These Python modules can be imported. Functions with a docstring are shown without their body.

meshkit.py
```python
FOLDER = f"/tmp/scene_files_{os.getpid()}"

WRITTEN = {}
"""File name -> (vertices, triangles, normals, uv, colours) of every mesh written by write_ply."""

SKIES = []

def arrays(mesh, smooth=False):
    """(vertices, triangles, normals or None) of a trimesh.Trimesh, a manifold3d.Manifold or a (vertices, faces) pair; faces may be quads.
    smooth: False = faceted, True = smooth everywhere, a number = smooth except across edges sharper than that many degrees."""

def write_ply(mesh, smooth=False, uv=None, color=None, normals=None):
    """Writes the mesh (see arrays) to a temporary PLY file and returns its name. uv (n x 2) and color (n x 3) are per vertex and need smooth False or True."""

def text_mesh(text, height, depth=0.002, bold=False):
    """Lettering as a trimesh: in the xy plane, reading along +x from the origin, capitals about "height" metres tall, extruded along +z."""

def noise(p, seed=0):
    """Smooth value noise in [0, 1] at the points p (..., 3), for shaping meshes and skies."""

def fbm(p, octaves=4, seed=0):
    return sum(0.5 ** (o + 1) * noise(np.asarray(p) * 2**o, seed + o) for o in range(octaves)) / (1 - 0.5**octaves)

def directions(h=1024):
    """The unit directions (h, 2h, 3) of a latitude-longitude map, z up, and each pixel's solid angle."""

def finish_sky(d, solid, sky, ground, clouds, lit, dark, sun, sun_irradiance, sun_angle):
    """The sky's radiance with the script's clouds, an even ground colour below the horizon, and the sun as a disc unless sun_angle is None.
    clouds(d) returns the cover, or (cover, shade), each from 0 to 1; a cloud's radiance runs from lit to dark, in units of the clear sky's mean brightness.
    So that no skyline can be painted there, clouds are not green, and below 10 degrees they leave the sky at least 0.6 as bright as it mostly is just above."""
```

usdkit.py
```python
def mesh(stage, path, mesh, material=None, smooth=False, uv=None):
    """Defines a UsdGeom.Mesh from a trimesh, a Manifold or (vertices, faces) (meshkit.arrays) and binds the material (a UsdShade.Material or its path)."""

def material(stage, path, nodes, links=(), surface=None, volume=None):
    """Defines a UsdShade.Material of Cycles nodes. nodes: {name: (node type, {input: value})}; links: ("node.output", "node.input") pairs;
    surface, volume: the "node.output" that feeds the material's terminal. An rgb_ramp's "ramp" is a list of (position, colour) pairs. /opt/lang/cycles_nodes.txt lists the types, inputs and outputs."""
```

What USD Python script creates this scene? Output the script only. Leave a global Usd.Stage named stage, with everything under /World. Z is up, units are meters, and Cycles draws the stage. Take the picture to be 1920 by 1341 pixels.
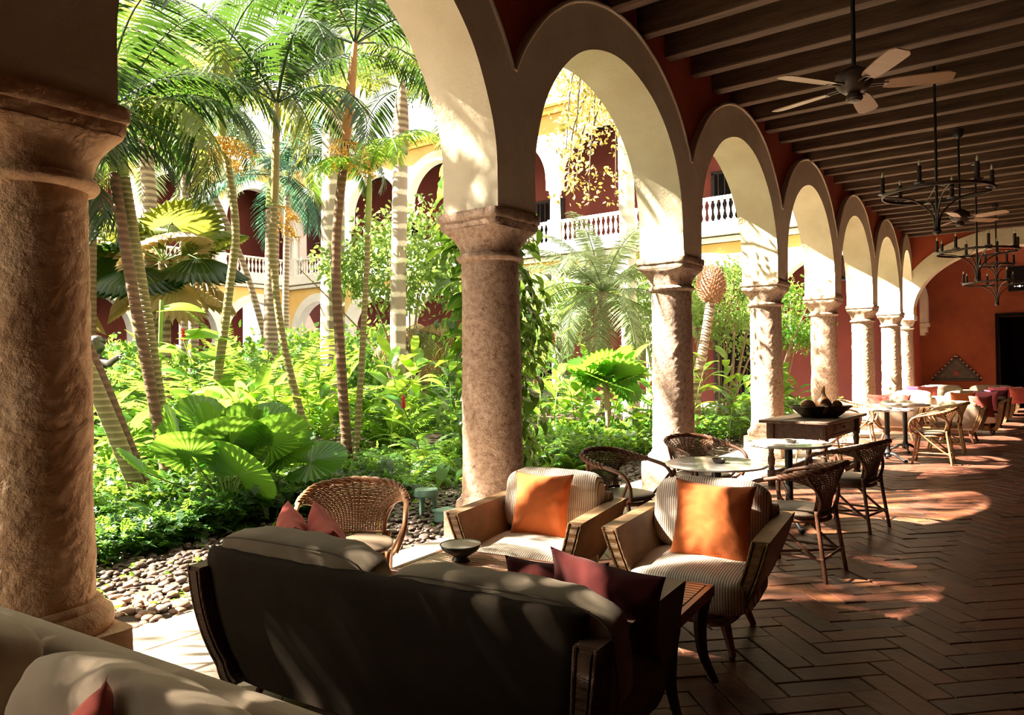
import math, sys
import numpy as np
import trimesh
from shapely.geometry import Polygon, box as sbox, Point
from shapely.ops import unary_union
from shapely import affinity
from pxr import Usd, UsdGeom, UsdLux, UsdShade, Gf, Sdf, Vt
import usdkit, meshkit

stage = Usd.Stage.CreateInMemory()
UsdGeom.SetStageUpAxis(stage, 'Z'); UsdGeom.SetStageMetersPerUnit(stage, 1.0)
WORLD = UsdGeom.Xform.Define(stage, '/World')
stage.SetDefaultPrim(WORLD.GetPrim())
PI = math.pi
rng = np.random.default_rng(7)

# ------------------------------------------------------------------ camera, sky, sun, exposure
YAW, PITCH, ROLL, EYE, FPX = .6384, .0073, -.0148, 1.5, 1396.0
_f = np.array([-math.sin(YAW)*math.cos(PITCH), math.cos(YAW)*math.cos(PITCH), math.sin(PITCH)])
_r0 = np.array([math.cos(YAW), math.sin(YAW), 0.0]); _u0 = np.cross(_r0, _f)
_r = _r0*math.cos(ROLL)+_u0*math.sin(ROLL); _u = -_r0*math.sin(ROLL)+_u0*math.cos(ROLL)
cam = UsdGeom.Camera.Define(stage, '/World/camera')
cam.CreateHorizontalApertureAttr(36.0); cam.CreateVerticalApertureAttr(36.0*1341/1920)
cam.CreateFocalLengthAttr(36.0*FPX/1920); cam.CreateClippingRangeAttr((0.05, 500.0))
cam.AddTransformOp().Set(Gf.Matrix4d(*_r, 0, *_u, 0, *(-_f), 0, 0, 0, EYE, 1))
cam.CreateExposureAttr(1.12)

sky = UsdLux.DomeLight.Define(stage, '/World/sky')
sky.CreateIntensityAttr(.40); sky.CreateColorAttr(Gf.Vec3f(1.0, .94, .84))
SUN = np.array([-3.34, -2.5, 4.45]); SUN = SUN/np.linalg.norm(SUN)
sun = UsdLux.DistantLight.Define(stage, '/World/sun')
sun.CreateNormalizeAttr(True); sun.CreateIntensityAttr(10.0); sun.CreateAngleAttr(0.6); sun.CreateColorAttr(Gf.Vec3f(1.0, .90, .74))
_z = SUN; _x = np.cross([0, 0, 1.0], _z); _x /= np.linalg.norm(_x); _y = np.cross(_z, _x)
sun.AddTransformOp().Set(Gf.Matrix4d(*_x, 0, *_y, 0, *_z, 0, 0, 0, 0, 1))

# ------------------------------------------------------------------ mesh helpers
def cat(*ms):
    ms = [m for m in (ms[0] if len(ms) == 1 and isinstance(ms[0], list) else ms) if m is not None]
    vs, fs, n = [], [], 0
    for v, f in ms:
        vs.append(np.asarray(v, float)); fs.append(np.asarray(f, int)+n); n += len(v)
    return np.vstack(vs), np.vstack(fs)
def tri(f):
    f = np.asarray(f, int)
    return f if f.shape[1] == 3 else np.vstack([f[:, [0, 1, 2]], f[:, [0, 2, 3]]])
def mv(m, t=(0, 0, 0), rz=0.0, rx=0.0, ry=0.0, s=1.0):
    v = np.asarray(m[0], float)*s
    for a, (i, j) in ((rx, (1, 2)), (ry, (2, 0)), (rz, (0, 1))):
        if a:
            c, q = math.cos(a), math.sin(a); w = v.copy()
            w[:, i] = c*v[:, i]-q*v[:, j]; w[:, j] = q*v[:, i]+c*v[:, j]; v = w
    return v+np.asarray(t, float), m[1]
def tm(t): return np.array(t.vertices), np.array(t.faces)
def _chamfer_faces():
    s = np.array([[x, y, z] for x in (-1, 1) for y in (-1, 1) for z in (-1, 1)], float)
    v = []
    for c in s:
        for k in range(3):
            m = np.ones(3)*.7; m[k] = 1.0; v.append(c*m)
    v = np.array(v); h = trimesh.convex.convex_hull(v)
    idx = [int(np.argmin(((v-p)**2).sum(1))) for p in h.vertices]
    f = np.array([[idx[i] for i in t] for t in h.faces])
    return f
_CF = _chamfer_faces()
_CS = np.repeat(np.array([[x, y, z] for x in (-1, 1) for y in (-1, 1) for z in (-1, 1)], float), 3, 0)
_CM = np.tile(np.eye(3), (8, 1))
def bx(c, size, b=.006):
    h = np.asarray(size, float)/2; b = min(b, h.min()*.6)
    return np.asarray(c, float)+_CS*(h-b*(1-_CM)), _CF.copy()
def grid(P, closed_u=False, closed_v=False, cap=False):
    """P: (nu, nv, 3) points -> mesh"""
    nu, nv = P.shape[:2]
    i, j = np.meshgrid(np.arange(nu if closed_u else nu-1), np.arange(nv if closed_v else nv-1), indexing='ij')
    a = i*nv+j; b = ((i+1) % nu)*nv+j; c = ((i+1) % nu)*nv+(j+1) % nv; d = i*nv+(j+1) % nv
    q = np.stack([a, b, c, d], -1).reshape(-1, 4)
    v = P.reshape(-1, 3); f = tri(q)
    if cap:
        ex, n = [], len(v)
        v = np.vstack([v, P[0].mean(0), P[-1].mean(0)])
        for k in range(nv):
            ex.append([n, k, (k+1) % nv]); ex.append([n+1, (nu-1)*nv+(k+1) % nv, (nu-1)*nv+k])
        f = np.vstack([f, ex])
    return v, f
def lathe(prof, n=24, sq=None):
    p = np.asarray(prof, float); a = np.arange(n)*2*PI/n
    P = np.stack([p[:, :1]*np.cos(a), p[:, :1]*np.sin(a), np.repeat(p[:, 1:2], n, 1)], -1)
    v, f = grid(P, closed_v=True, cap=True)
    return v, f[:, ::-1]
def frames(p):
    p = np.asarray(p, float); t = np.gradient(p, axis=0); t /= np.linalg.norm(t, axis=1, keepdims=True)+1e-12
    ref = np.array([0, 0, 1.0]) if abs(t[0][2]) < .9 else np.array([1.0, 0, 0])
    A = []
    a = np.cross(t[0], ref); a /= np.linalg.norm(a)
    for k in range(len(p)):
        a = a-t[k]*(a@t[k]); a /= np.linalg.norm(a)+1e-12; A.append(a)
    A = np.array(A); return t, A, np.cross(t, A)
def tube(p, r, n=8, cap=True):
    p = np.asarray(p, float); t, A, B = frames(p); r = np.broadcast_to(np.asarray(r, float), (len(p),))
    a = np.arange(n)*2*PI/n
    P = p[:, None]+r[:, None, None]*(np.cos(a)[None, :, None]*A[:, None]+np.sin(a)[None, :, None]*B[:, None])
    return grid(P, closed_v=True, cap=cap)
def curve(pts, n=16):
    """smooth curve through points (Catmull-Rom)"""
    p = np.asarray(pts, float)
    if len(p) == 2: return np.linspace(p[0], p[1], n)
    q = np.vstack([2*p[0]-p[1], p, 2*p[-1]-p[-2]]); out = []
    s = np.linspace(0, len(p)-1, n)
    for x in s:
        k = min(int(x), len(p)-2); u = x-k; a, b, c, d = q[k:k+4]
        out.append(.5*((2*b)+(-a+c)*u+(2*a-5*b+4*c-d)*u*u+(-a+3*b-3*c+d)*u**3))
    return np.array(out)
def extrude(poly, d, axis='x', at=0.0):
    """2D polygon (u, v) extruded by d; axis x: (u, v)->(y, z); axis y: (x, z); axis z: (x, y)"""
    ms = []
    for g in (poly.geoms if hasattr(poly, 'geoms') else [poly]):
        if g.geom_type != 'Polygon' or g.area < 1e-5: continue
        v, f = tm(trimesh.creation.extrude_polygon(g, d, engine='earcut'))
        if axis == 'x': w = np.stack([v[:, 2]+at, v[:, 0], v[:, 1]], 1)
        elif axis == 'y': w = np.stack([v[:, 0], v[:, 2]+at, v[:, 1]], 1); f = f[:, ::-1]
        else: w = v+[0, 0, at]
        ms.append((w, f))
    return cat(ms)
_ICO = {k: tm(trimesh.creation.icosphere(k)) for k in (1, 2, 3, 4)}
def squircle(size, p=4.0, sub=3, noise=0.0, seed=0, freq=4.0):
    """puffy rounded box"""
    d, f = _ICO[sub]; h = np.asarray(size, float)/2
    s = 1/((np.abs(d)**p).sum(1))**(1/p)
    v = d*s[:, None]*h
    if noise:
        n = meshkit.fbm(v*freq+seed*7.3, 3, seed)-.5
        v = v+d*(n*2*noise)[:, None]
    return v, f.copy()
def pillow(w, h, t, seed=0, n=26, tuck=.10, wr=.012):
    """square scatter pillow, corners drawn out, in the xz plane, thickness along y, centred"""
    u = np.linspace(-1, 1, n); U, V = np.meshgrid(u, u, indexing='ij')
    inset_x = 1-tuck*(1-np.abs(V)**2.2); inset_z = 1-tuck*(1-np.abs(U)**2.2)
    X = U*w/2*inset_x; Z = V*h/2*inset_z
    T = t/2*np.clip((1-np.abs(U)**2.6)*(1-np.abs(V)**2.6), 0, 1)**.55
    q = np.stack([X*9, Z*9, np.full_like(X, seed*3.1)], -1)
    r = np.hypot(U, V)
    ang = np.arctan2(V, U)
    fold = np.sin(ang*11+seed)*.5*np.clip(r-.45, 0, 1)*wr*1.5
    N1 = (meshkit.fbm(q, 3, seed)-.5)*2*wr+fold; N2 = (meshkit.fbm(q+31, 3, seed+5)-.5)*2*wr-fold
    edge = (T > 1e-9)
    A = np.stack([X, -T-N1*edge, Z], -1); B = np.stack([X, T+N2*edge, Z], -1)
    va, fa = grid(A); vb, fb = grid(B)
    m = cat((va, fa), (vb, fb[:, ::-1]))
    t_ = trimesh.Trimesh(*m, process=True); t_.merge_vertices()
    return tm(t_)
def rough(m, amp, freq, seed=0, oct_=3):
    v, f = m; t = trimesh.Trimesh(v, f, process=False)
    n = (meshkit.fbm(v*freq+seed*11.7, oct_, seed)-.5)*2*amp
    return v+np.array(t.vertex_normals)*n[:, None], f

# ------------------------------------------------------------------ scene tree helpers
_used = {}
def path_for(parent, name):
    k = (parent, name); n = _used.get(k, 0); _used[k] = n+1
    return f'{parent}/{name}' if n == 0 else f'{parent}/{name}_{n:03d}'
MAT = {}
def _tag(prim, label=None, cat_=None, group=None, kind=None):
    for k, x in (('label', label), ('category', cat_), ('group', group), ('kind', kind)):
        if x: prim.SetCustomDataByKey(k, x)
def obj(name, m, mat, parent='/World', smooth=False, label=None, cat=None, group=None, kind=None):
    p = path_for(str(parent), name)
    prim = usdkit.mesh(stage, p, m, MAT[mat], smooth=smooth).GetPrim()
    _tag(prim, label, cat, group, kind)
    return p
def thing(name, label=None, cat=None, loc=(0, 0, 0), rot=0.0, group=None, kind=None):
    p = path_for('/World', name); x = UsdGeom.Xform.Define(stage, p)
    x.AddTranslateOp().Set(Gf.Vec3d(*map(float, loc))); x.AddRotateZOp().Set(float(rot))
    _tag(x.GetPrim(), label, cat, group, kind)
    return p
def copy(src, loc, rot=0.0, label=None, group=None, name=None, scale=None):
    base = name or src.rsplit('/', 1)[1].rstrip('0123456789').rstrip('_')
    p = path_for('/World', base); x = UsdGeom.Xform.Define(stage, p)
    x.GetPrim().GetReferences().AddInternalReference(src)
    x.GetPrim().SetInstanceable(True)
    x.ClearXformOpOrder()
    x.AddTranslateOp().Set(Gf.Vec3d(*map(float, loc))); x.AddRotateZOp().Set(float(rot))
    if scale: x.AddScaleOp().Set(Gf.Vec3f(*([scale]*3 if np.ndim(scale) == 0 else scale)))
    _tag(x.GetPrim(), label, None, group)
    return p
# ------------------------------------------------------------------ materials
UsdGeom.Scope.Define(stage, '/World/Looks')
def surf(name, c1, c2=None, scale=3.0, rough=.7, bump=0.0, bscale=40.0, bdist=.01, spec=.4, metal=0.0, detail=4, ramp=None, coord='geo', stretch=None, sheen=0.0, extra=None, bdetail=4):
    n = {'g': ('geometry', {}), 'p': ('principled_bsdf', {'roughness': rough, 'specular_ior_level': spec, 'metallic': metal})}
    l = []
    src = 'g.position'
    if coord == 'obj': n['tc'] = ('texture_coordinate', {}); src = 'tc.object'
    if stretch is not None:
        n['mp'] = ('mapping', {'scale': stretch}); l.append((src, 'mp.vector')); src = 'mp.vector'
    if c2 is None: n['p'][1]['base_color'] = c1
    else:
        n['n'] = ('noise_texture', {'scale': scale, 'detail': float(detail), 'roughness': .6})
        n['r'] = ('rgb_ramp', {'ramp': ramp or [(.3, c1), (.7, c2)]})
        l += [(src, 'n.vector'), ('n.fac', 'r.fac'), ('r.color', 'p.base_color')]
    if sheen: n['p'][1]['sheen_weight'] = sheen
    if bump:
        n['bn'] = ('noise_texture', {'scale': bscale, 'detail': float(bdetail), 'roughness': .65})
        n['b'] = ('bump', {'strength': bump, 'distance': bdist})
        l += [(src, 'bn.vector'), ('bn.fac', 'b.height'), ('b.normal', 'p.normal')]
    MAT[name] = usdkit.material(stage, '/World/Looks/'+name, n, l, surface='p.BSDF')
def leaf(name, c1, c2, trans=(.35, .6, .08), tw=.4, rough=.35, scale=2.5, spec=.5, stripe=None):
    """leaf: diffuse/gloss with light passing through"""
    n = {'g': ('geometry', {}), 'n': ('noise_texture', {'scale': scale, 'detail': 3.0}),
         'ri': ('math', {'math_type': 'multiply_add', 'value2': .5, 'value3': 0.0}),
         'ad': ('math', {'math_type': 'multiply_add', 'value2': .5}),
         'r': ('rgb_ramp', {'ramp': [(.25, c1), (.75, c2)]}),
         'p': ('principled_bsdf', {'roughness': rough, 'specular_ior_level': spec}),
         't': ('translucent_bsdf', {}), 'tm': ('mix_color', {'blend_type': 'mix', 'fac': .7, 'b': trans}),
         'm': ('mix_closure', {'fac': tw})}
    l = [('g.position', 'n.vector'), ('g.random_per_island', 'ri.value1'), ('n.fac', 'ad.value1'), ('ri.value', 'ad.value3'), ('ad.value', 'r.fac'),
         ('r.color', 'p.base_color'), ('r.color', 'tm.a'), ('tm.result', 't.color'), ('p.BSDF', 'm.closure1'), ('t.BSDF', 'm.closure2')]
    MAT[name] = usdkit.material(stage, '/World/Looks/'+name, n, l, surface='m.closure')
def weave(name, c1, c2, s1, s2, rough=.5, axis1='z', axis2='y', dist=.004):
    """fine wicker: two crossed wave bands in object space"""
    n = {'tc': ('texture_coordinate', {}), 'w1': ('wave_texture', {'wave_type': 'bands', 'bands_direction': axis1, 'scale': s1, 'distortion': .4, 'detail': 1.0, 'detail_scale': 2.0}),
         'w2': ('wave_texture', {'wave_type': 'bands', 'bands_direction': axis2, 'scale': s2, 'distortion': .4, 'detail': 1.0, 'detail_scale': 2.0}),
         'mx': ('math', {'math_type': 'multiply'}), 'nz': ('noise_texture', {'scale': 6.0, 'detail': 3.0}),
         'ad': ('math', {'math_type': 'multiply_add', 'value2': .55}), 'r': ('rgb_ramp', {'ramp': [(.15, c1), (.8, c2)]}),
         'b': ('bump', {'strength': .8, 'distance': dist}), 'p': ('principled_bsdf', {'roughness': rough, 'specular_ior_level': .45}),
         'hf': ('math', {'math_type': 'multiply', 'value2': .5})}
    l = [('tc.object', 'w1.vector'), ('tc.object', 'w2.vector'), ('tc.object', 'nz.vector'), ('w1.fac', 'mx.value1'), ('w2.fac', 'mx.value2'), ('nz.fac', 'hf.value1'),
         ('mx.value', 'ad.value1'), ('hf.value', 'ad.value3'), ('ad.value', 'r.fac'), ('r.color', 'p.base_color'), ('mx.value', 'b.height'), ('b.normal', 'p.normal')]
    MAT[name] = usdkit.material(stage, '/World/Looks/'+name, n, l, surface='p.BSDF')
def banded(name, c1, c2, scale, direction='z', rough=.75, coord='geo', lo=.45, hi=.75, bump=.3, distortion=1.0, nscale=6.0, dist=.01):
    """bands: trunk rings, striped cloth, wood grain"""
    n = {'g': ('geometry', {}) if coord == 'geo' else ('texture_coordinate', {}),
         'w': ('wave_texture', {'wave_type': 'bands', 'bands_direction': direction, 'scale': scale, 'distortion': distortion, 'detail': 2.0, 'detail_scale': 1.5}),
         'nz': ('noise_texture', {'scale': nscale, 'detail': 4.0}), 'hf': ('math', {'math_type': 'multiply_add', 'value2': .5, 'value3': -.25}),
         'ad': ('math', {'math_type': 'add'}), 'r': ('rgb_ramp', {'ramp': [(lo, c1), (hi, c2)]}),
         'b': ('bump', {'strength': bump, 'distance': dist}), 'p': ('principled_bsdf', {'roughness': rough, 'specular_ior_level': .35})}
    s = 'g.position' if coord == 'geo' else 'g.object'
    l = [(s, 'w.vector'), (s, 'nz.vector'), ('nz.fac', 'hf.value1'), ('w.fac', 'ad.value1'), ('hf.value', 'ad.value2'), ('ad.value', 'r.fac'), ('r.color', 'p.base_color'),
         ('w.fac', 'b.height'), ('b.normal', 'p.normal')]
    MAT[name] = usdkit.material(stage, '/World/Looks/'+name, n, l, surface='p.BSDF')
def island(name, cols, rough=.6, nz=.25, scale=20.0, spec=.4, bump=.2, bscale=60.0):
    """each loose piece of the mesh takes its own tone"""
    n = {'g': ('geometry', {}), 'r': ('rgb_ramp', {'ramp': [(i/max(1, len(cols)-1), c) for i, c in enumerate(cols)]}),
         'n': ('noise_texture', {'scale': scale, 'detail': 4.0}), 'mr': ('map_range', {'from_min': .25, 'from_max': .75, 'to_min': 1-nz, 'to_max': 1+nz}),
         'cc': ('combine_color', {}), 'mu': ('mix', {'mix_type': 'multiply', 'fac': 1.0}), 'p': ('principled_bsdf', {'roughness': rough, 'specular_ior_level': spec}),
         'bn': ('noise_texture', {'scale': bscale, 'detail': 4.0}), 'b': ('bump', {'strength': bump, 'distance': .01})}
    l = [('g.random_per_island', 'r.fac'), ('g.position', 'n.vector'), ('n.fac', 'mr.value'), ('mr.result', 'cc.r'), ('mr.result', 'cc.g'), ('mr.result', 'cc.b'),
         ('r.color', 'mu.color1'), ('cc.color', 'mu.color2'), ('mu.color', 'p.base_color'), ('g.position', 'bn.vector'), ('bn.fac', 'b.height'), ('b.normal', 'p.normal')]
    MAT[name] = usdkit.material(stage, '/World/Looks/'+name, n, l, surface='p.BSDF')

surf('plaster_cream', (.62, .53, .37), (.74, .66, .50), 1.6, .85, .35, 9.0, .03)
surf('plaster_ring', (.46, .30, .19), (.56, .38, .25), 1.2, .85, .4, 7.0, .03)
surf('plaster_red', (.30, .045, .022), (.42, .085, .030), 1.8, .85, .3, 9.0, .02)
surf('plaster_orange', (.20, .036, .010), (.29, .064, .016), .9, .85, .3, 9.0, .02, ramp=[(.2, (.12, .022, .008)), (.42, (.21, .040, .011)), (.75, (.29, .064, .016))])
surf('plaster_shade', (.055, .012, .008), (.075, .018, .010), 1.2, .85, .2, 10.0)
surf('plaster_white', (.72, .68, .60), (.82, .79, .72), 1.5, .85, .2, 10.0)
surf('plaster_yellow', (.72, .45, .14), (.80, .55, .20), 1.2, .85, .2, 10.0)
surf('plaster_maroon', (.115, .022, .015), (.16, .032, .020), 1.0, .85, .2, 10.0)
surf('coral_stone', (.30, .20, .14), (.55, .43, .33), 26.0, .92, .8, 60.0, .02, ramp=[(.28, (.12, .07, .045)), (.40, (.32, .20, .14)), (.56, (.44, .305, .22)), (.8, (.52, .39, .30))], detail=10, bdetail=9)
surf('plaster_column', (.42, .28, .17), (.58, .42, .28), 5.0, .9, .8, 14.0, .03, ramp=[(.3, (.42, .24, .13)), (.5, (.60, .38, .22)), (.75, (.72, .50, .32))])
surf('slab_stone', (.52, .44, .36), (.68, .60, .50), 6.0, .7, .3, 40.0, .01, ramp=[(.28, (.34, .27, .21)), (.4, (.54, .46, .37)), (.75, (.66, .57, .47))])
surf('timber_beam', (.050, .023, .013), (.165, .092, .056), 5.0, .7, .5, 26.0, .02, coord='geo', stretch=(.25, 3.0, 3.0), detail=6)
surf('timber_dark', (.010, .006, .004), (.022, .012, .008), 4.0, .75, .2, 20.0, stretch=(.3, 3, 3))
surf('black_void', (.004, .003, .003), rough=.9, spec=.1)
surf('mortar', (.050, .032, .024), rough=.95, spec=.1)
for i, (a, b) in enumerate([((.108, .034, .018), (.155, .055, .030)), ((.125, .039, .020), (.178, .063, .034)), ((.082, .028, .016), (.126, .046, .027)), ((.116, .044, .026), (.168, .070, .043)), ((.066, .032, .022), (.104, .050, .035)), ((.135, .048, .020), (.186, .073, .033))]):
    surf('brick_clay_%d' % i, a, b, 7.0, .46, .35, 22.0, .01, spec=.3, detail=6)
island('brick_clay_mixed', [(.090, .030, .017), (.136, .046, .025), (.106, .040, .024), (.152, .057, .030), (.082, .033, .022)], .46, .22, 8.0, .35)
island('pebble_mixed', [(.06, .038, .028), (.20, .12, .075), (.10, .062, .043), (.28, .185, .12), (.07, .052, .045), (.17, .092, .055), (.34, .25, .18)], .45, .2, 30.0, .4)
for i, c in enumerate([(.065, .042, .03), (.19, .115, .072), (.11, .066, .044), (.27, .18, .12), (.075, .06, .052), (.16, .085, .05)]):
    surf('pebble_%d' % i, c, tuple(min(1, x*1.45) for x in c), 25.0, .42, .15, 60.0, .005)
surf('soil', (.035, .022, .014), (.075, .048, .03), 8.0, .95, .6, 30.0, .03)
# furniture
weave('wicker_honey', (.10, .042, .010), (.47, .235, .072), 58.0, 58.0)
weave('wicker_side', (.13, .056, .016), (.54, .29, .105), 58.0, 66.0, axis1='z', axis2='y')
weave('wicker_dark', (.050, .022, .010), (.215, .100, .042), 58.0, 66.0)
surf('cane', (.20, .085, .034), (.34, .165, .070), 9.0, .42, .2, 60.0, .004, coord='obj')
surf('cane_brown', (.105, .042, .022), (.20, .085, .044), 9.0, .42, .2, 60.0, .004, coord='obj')
surf('cane_blond', (.46, .27, .11), (.62, .42, .21), 9.0, .42, .2, 60.0, .004, coord='obj')
surf('cloth_khaki', (.20, .155, .105), (.25, .195, .135), 5.0, .9, .25, 14.0, .01, spec=.15, coord='obj', sheen=.1)
surf('cloth_sand', (.44, .335, .235), (.52, .405, .29), 5.0, .9, .25, 12.0, .012, spec=.15, coord='obj', sheen=.1)
surf('cloth_brown', (.026, .018, .011), (.036, .025, .016), 6.0, .9, .15, 60.0, .004, spec=.12, coord='obj')
surf('cloth_oat', (.21, .145, .10), (.26, .185, .13), 8.0, .9, .15, 90.0, .003, spec=.15, coord='obj')
surf('cloth_orange', (.50, .115, .030), (.62, .165, .045), 3.0, .9, .3, 9.0, .012, spec=.12, coord='obj', sheen=.15)
surf('cloth_coral', (.46, .085, .065), (.56, .12, .09), 3.0, .9, .3, 9.0, .012, spec=.12, coord='obj', sheen=.15)
surf('cloth_maroon', (.050, .007, .006), (.075, .011, .009), 3.0, .9, .3, 9.0, .012, spec=.12, coord='obj', sheen=.1)
surf('cloth_pink', (.62, .13, .20), (.72, .19, .26), 3.0, .9, .3, 9.0, .012, spec=.12, coord='obj', sheen=.15)
surf('cloth_plum', (.16, .03, .06), (.22, .045, .085), 3.0, .9, .3, 9.0, .012, spec=.12, coord='obj')
surf('cloth_seam', (.10, .075, .05), rough=.9)
banded('cloth_stripe', (.24, .175, .125), (.70, .61, .50), 24.0, 'x', .9, 'obj', .12, .42, .15, 0.0, 5.0, .004)
surf('leather_brown', (.062, .042, .027), (.095, .066, .043), 6.0, .42, .15, 50.0, .004, spec=.5, coord='obj')
surf('wood_dark', (.030, .014, .008), (.070, .034, .019), 6.0, .38, .2, 30.0, .006, coord='obj', stretch=(.4, 3, 3))
surf('wood_red', (.14, .045, .022), (.22, .08, .038), 6.0, .4, .2, 30.0, .006, coord='obj')
surf('wood_slat', (.26, .115, .05), (.42, .21, .10), 7.0, .32, .2, 30.0, .005, coord='obj', stretch=(.35, 4, 4))
surf('wood_antique', (.055, .030, .018), (.13, .075, .045), 6.0, .5, .4, 24.0, .01, coord='obj', stretch=(3, .5, 3), detail=6)
surf('wood_black', (.016, .009, .006), (.034, .019, .012), 8.0, .5, .3, 30.0, .01, coord='obj')
surf('gourd_skin', (.13, .055, .022), (.21, .095, .040), 5.0, .35, .1, 20.0, .01, coord='obj')
surf('marble_top', (.66, .63, .57), (.78, .75, .69), 4.0, .09, spec=.6, coord='obj', detail=6, ramp=[(.35, (.58, .55, .50)), (.5, (.74, .71, .65)), (.7, (.80, .77, .71))])
surf('iron_black', (.010, .009, .009), (.020, .018, .017), 12.0, .38, .3, 40.0, .005, spec=.5)
surf('iron_rust', (.030, .016, .010), (.075, .042, .026), 12.0, .45, .3, 40.0, .005, spec=.5)
surf('ceramic_dark', (.022, .030, .028), (.040, .055, .048), 8.0, .18, spec=.5, coord='obj')
surf('ceramic_ash', (.32, .28, .23), (.42, .37, .31), 8.0, .35, coord='obj')
surf('ash_tray', (.05, .035, .026), (.09, .065, .05), 8.0, .3, coord='obj')
surf('candle_dark', (.022, .013, .010), (.040, .024, .017), 10.0, .6)
surf('bulb_glass', (.80, .72, .56), rough=.1, spec=.6)
surf('fan_blade', (.30, .17, .09), (.38, .225, .125), 5.0, .4, coord='obj', stretch=(.4, 3, 3))
surf('green_metal', (.10, .20, .15), (.15, .26, .20), 5.0, .45, coord='obj')
surf('bronze', (.055, .050, .045), (.13, .12, .11), 8.0, .32, .3, 20.0, .01, metal=.6)
surf('relief_frame', (.018, .010, .006), (.040, .024, .014), 8.0, .5, .3, 30.0, .01)
surf('relief_panel', (.045, .032, .018), (.10, .072, .040), 7.0, .6, .6, 26.0, .015)
surf('relief_red', (.20, .045, .03), rough=.7)
surf('knob_shell', (.40, .30, .24), rough=.35)
surf('tv_glass', (.006, .006, .007), rough=.12, spec=.6)
MAT['reflection_glow'] = usdkit.material(stage, '/World/Looks/reflection_glow', {'e': ('emission', {'color': (1.0, .72, .66), 'strength': 1.0})}, surface='e.emission')  # self-lit colour for the bright specks on the wall screen, no lamp
surf('roof_tile', (.40, .17, .09), (.52, .26, .15), 9.0, .85, .4, 20.0)
# plants
banded('trunk_ring', (.16, .11, .075), (.36, .27, .19), 2.4, 'z', .85, 'geo', .25, .8, .4, .6, 8.0)
banded('trunk_pale', (.30, .24, .185), (.66, .59, .48), .92, 'z', .85, 'geo', .72, .92, .3, .5, 7.0)
banded('trunk_green', (.15, .13, .045), (.30, .27, .12), 4.4, 'z', .6, 'geo', .62, 1.0, .4, .5, 6.0)
banded('trunk_brown', (.10, .058, .030), (.17, .10, .055), 3.6, 'z', .8, 'geo', .35, .95, .5, .6, 8.0)
banded('trunk_white', (.58, .51, .43), (.74, .69, .61), .9, 'z', .85, 'geo', .3, .9, .3, .6, 6.0)
surf('sheath_green', (.13, .19, .035), (.25, .31, .075), 3.0, .4, .1, 20.0)
surf('sheath_olive', (.13, .105, .024), (.22, .17, .045), 4.0, .5, .2, 20.0)
surf('sheath_orange', (.22, .105, .022), (.34, .165, .036), 4.0, .5, .2, 20.0)
surf('bark', (.06, .042, .03), (.15, .11, .08), 9.0, .9, .6, 25.0, .02)
surf('bark_tan', (.22, .15, .09), (.36, .26, .17), 9.0, .9, .6, 25.0, .02)
surf('stalk_green', (.10, .17, .03), (.18, .26, .06), 6.0, .5)
surf('fruit_orange', (.55, .30, .04), (.66, .42, .09), 20.0, .6)
surf('flower_red', (.50, .025, .025), (.62, .06, .05), 20.0, .5)
surf('flower_cream', (.62, .57, .42), (.74, .69, .55), 20.0, .7)
surf('agave_brown', (.20, .095, .05), (.36, .19, .11), 20.0, .8)
leaf('leaf_palm', (.010, .032, .005), (.030, .074, .010), (.095, .20, .020), .19, .32)
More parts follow.
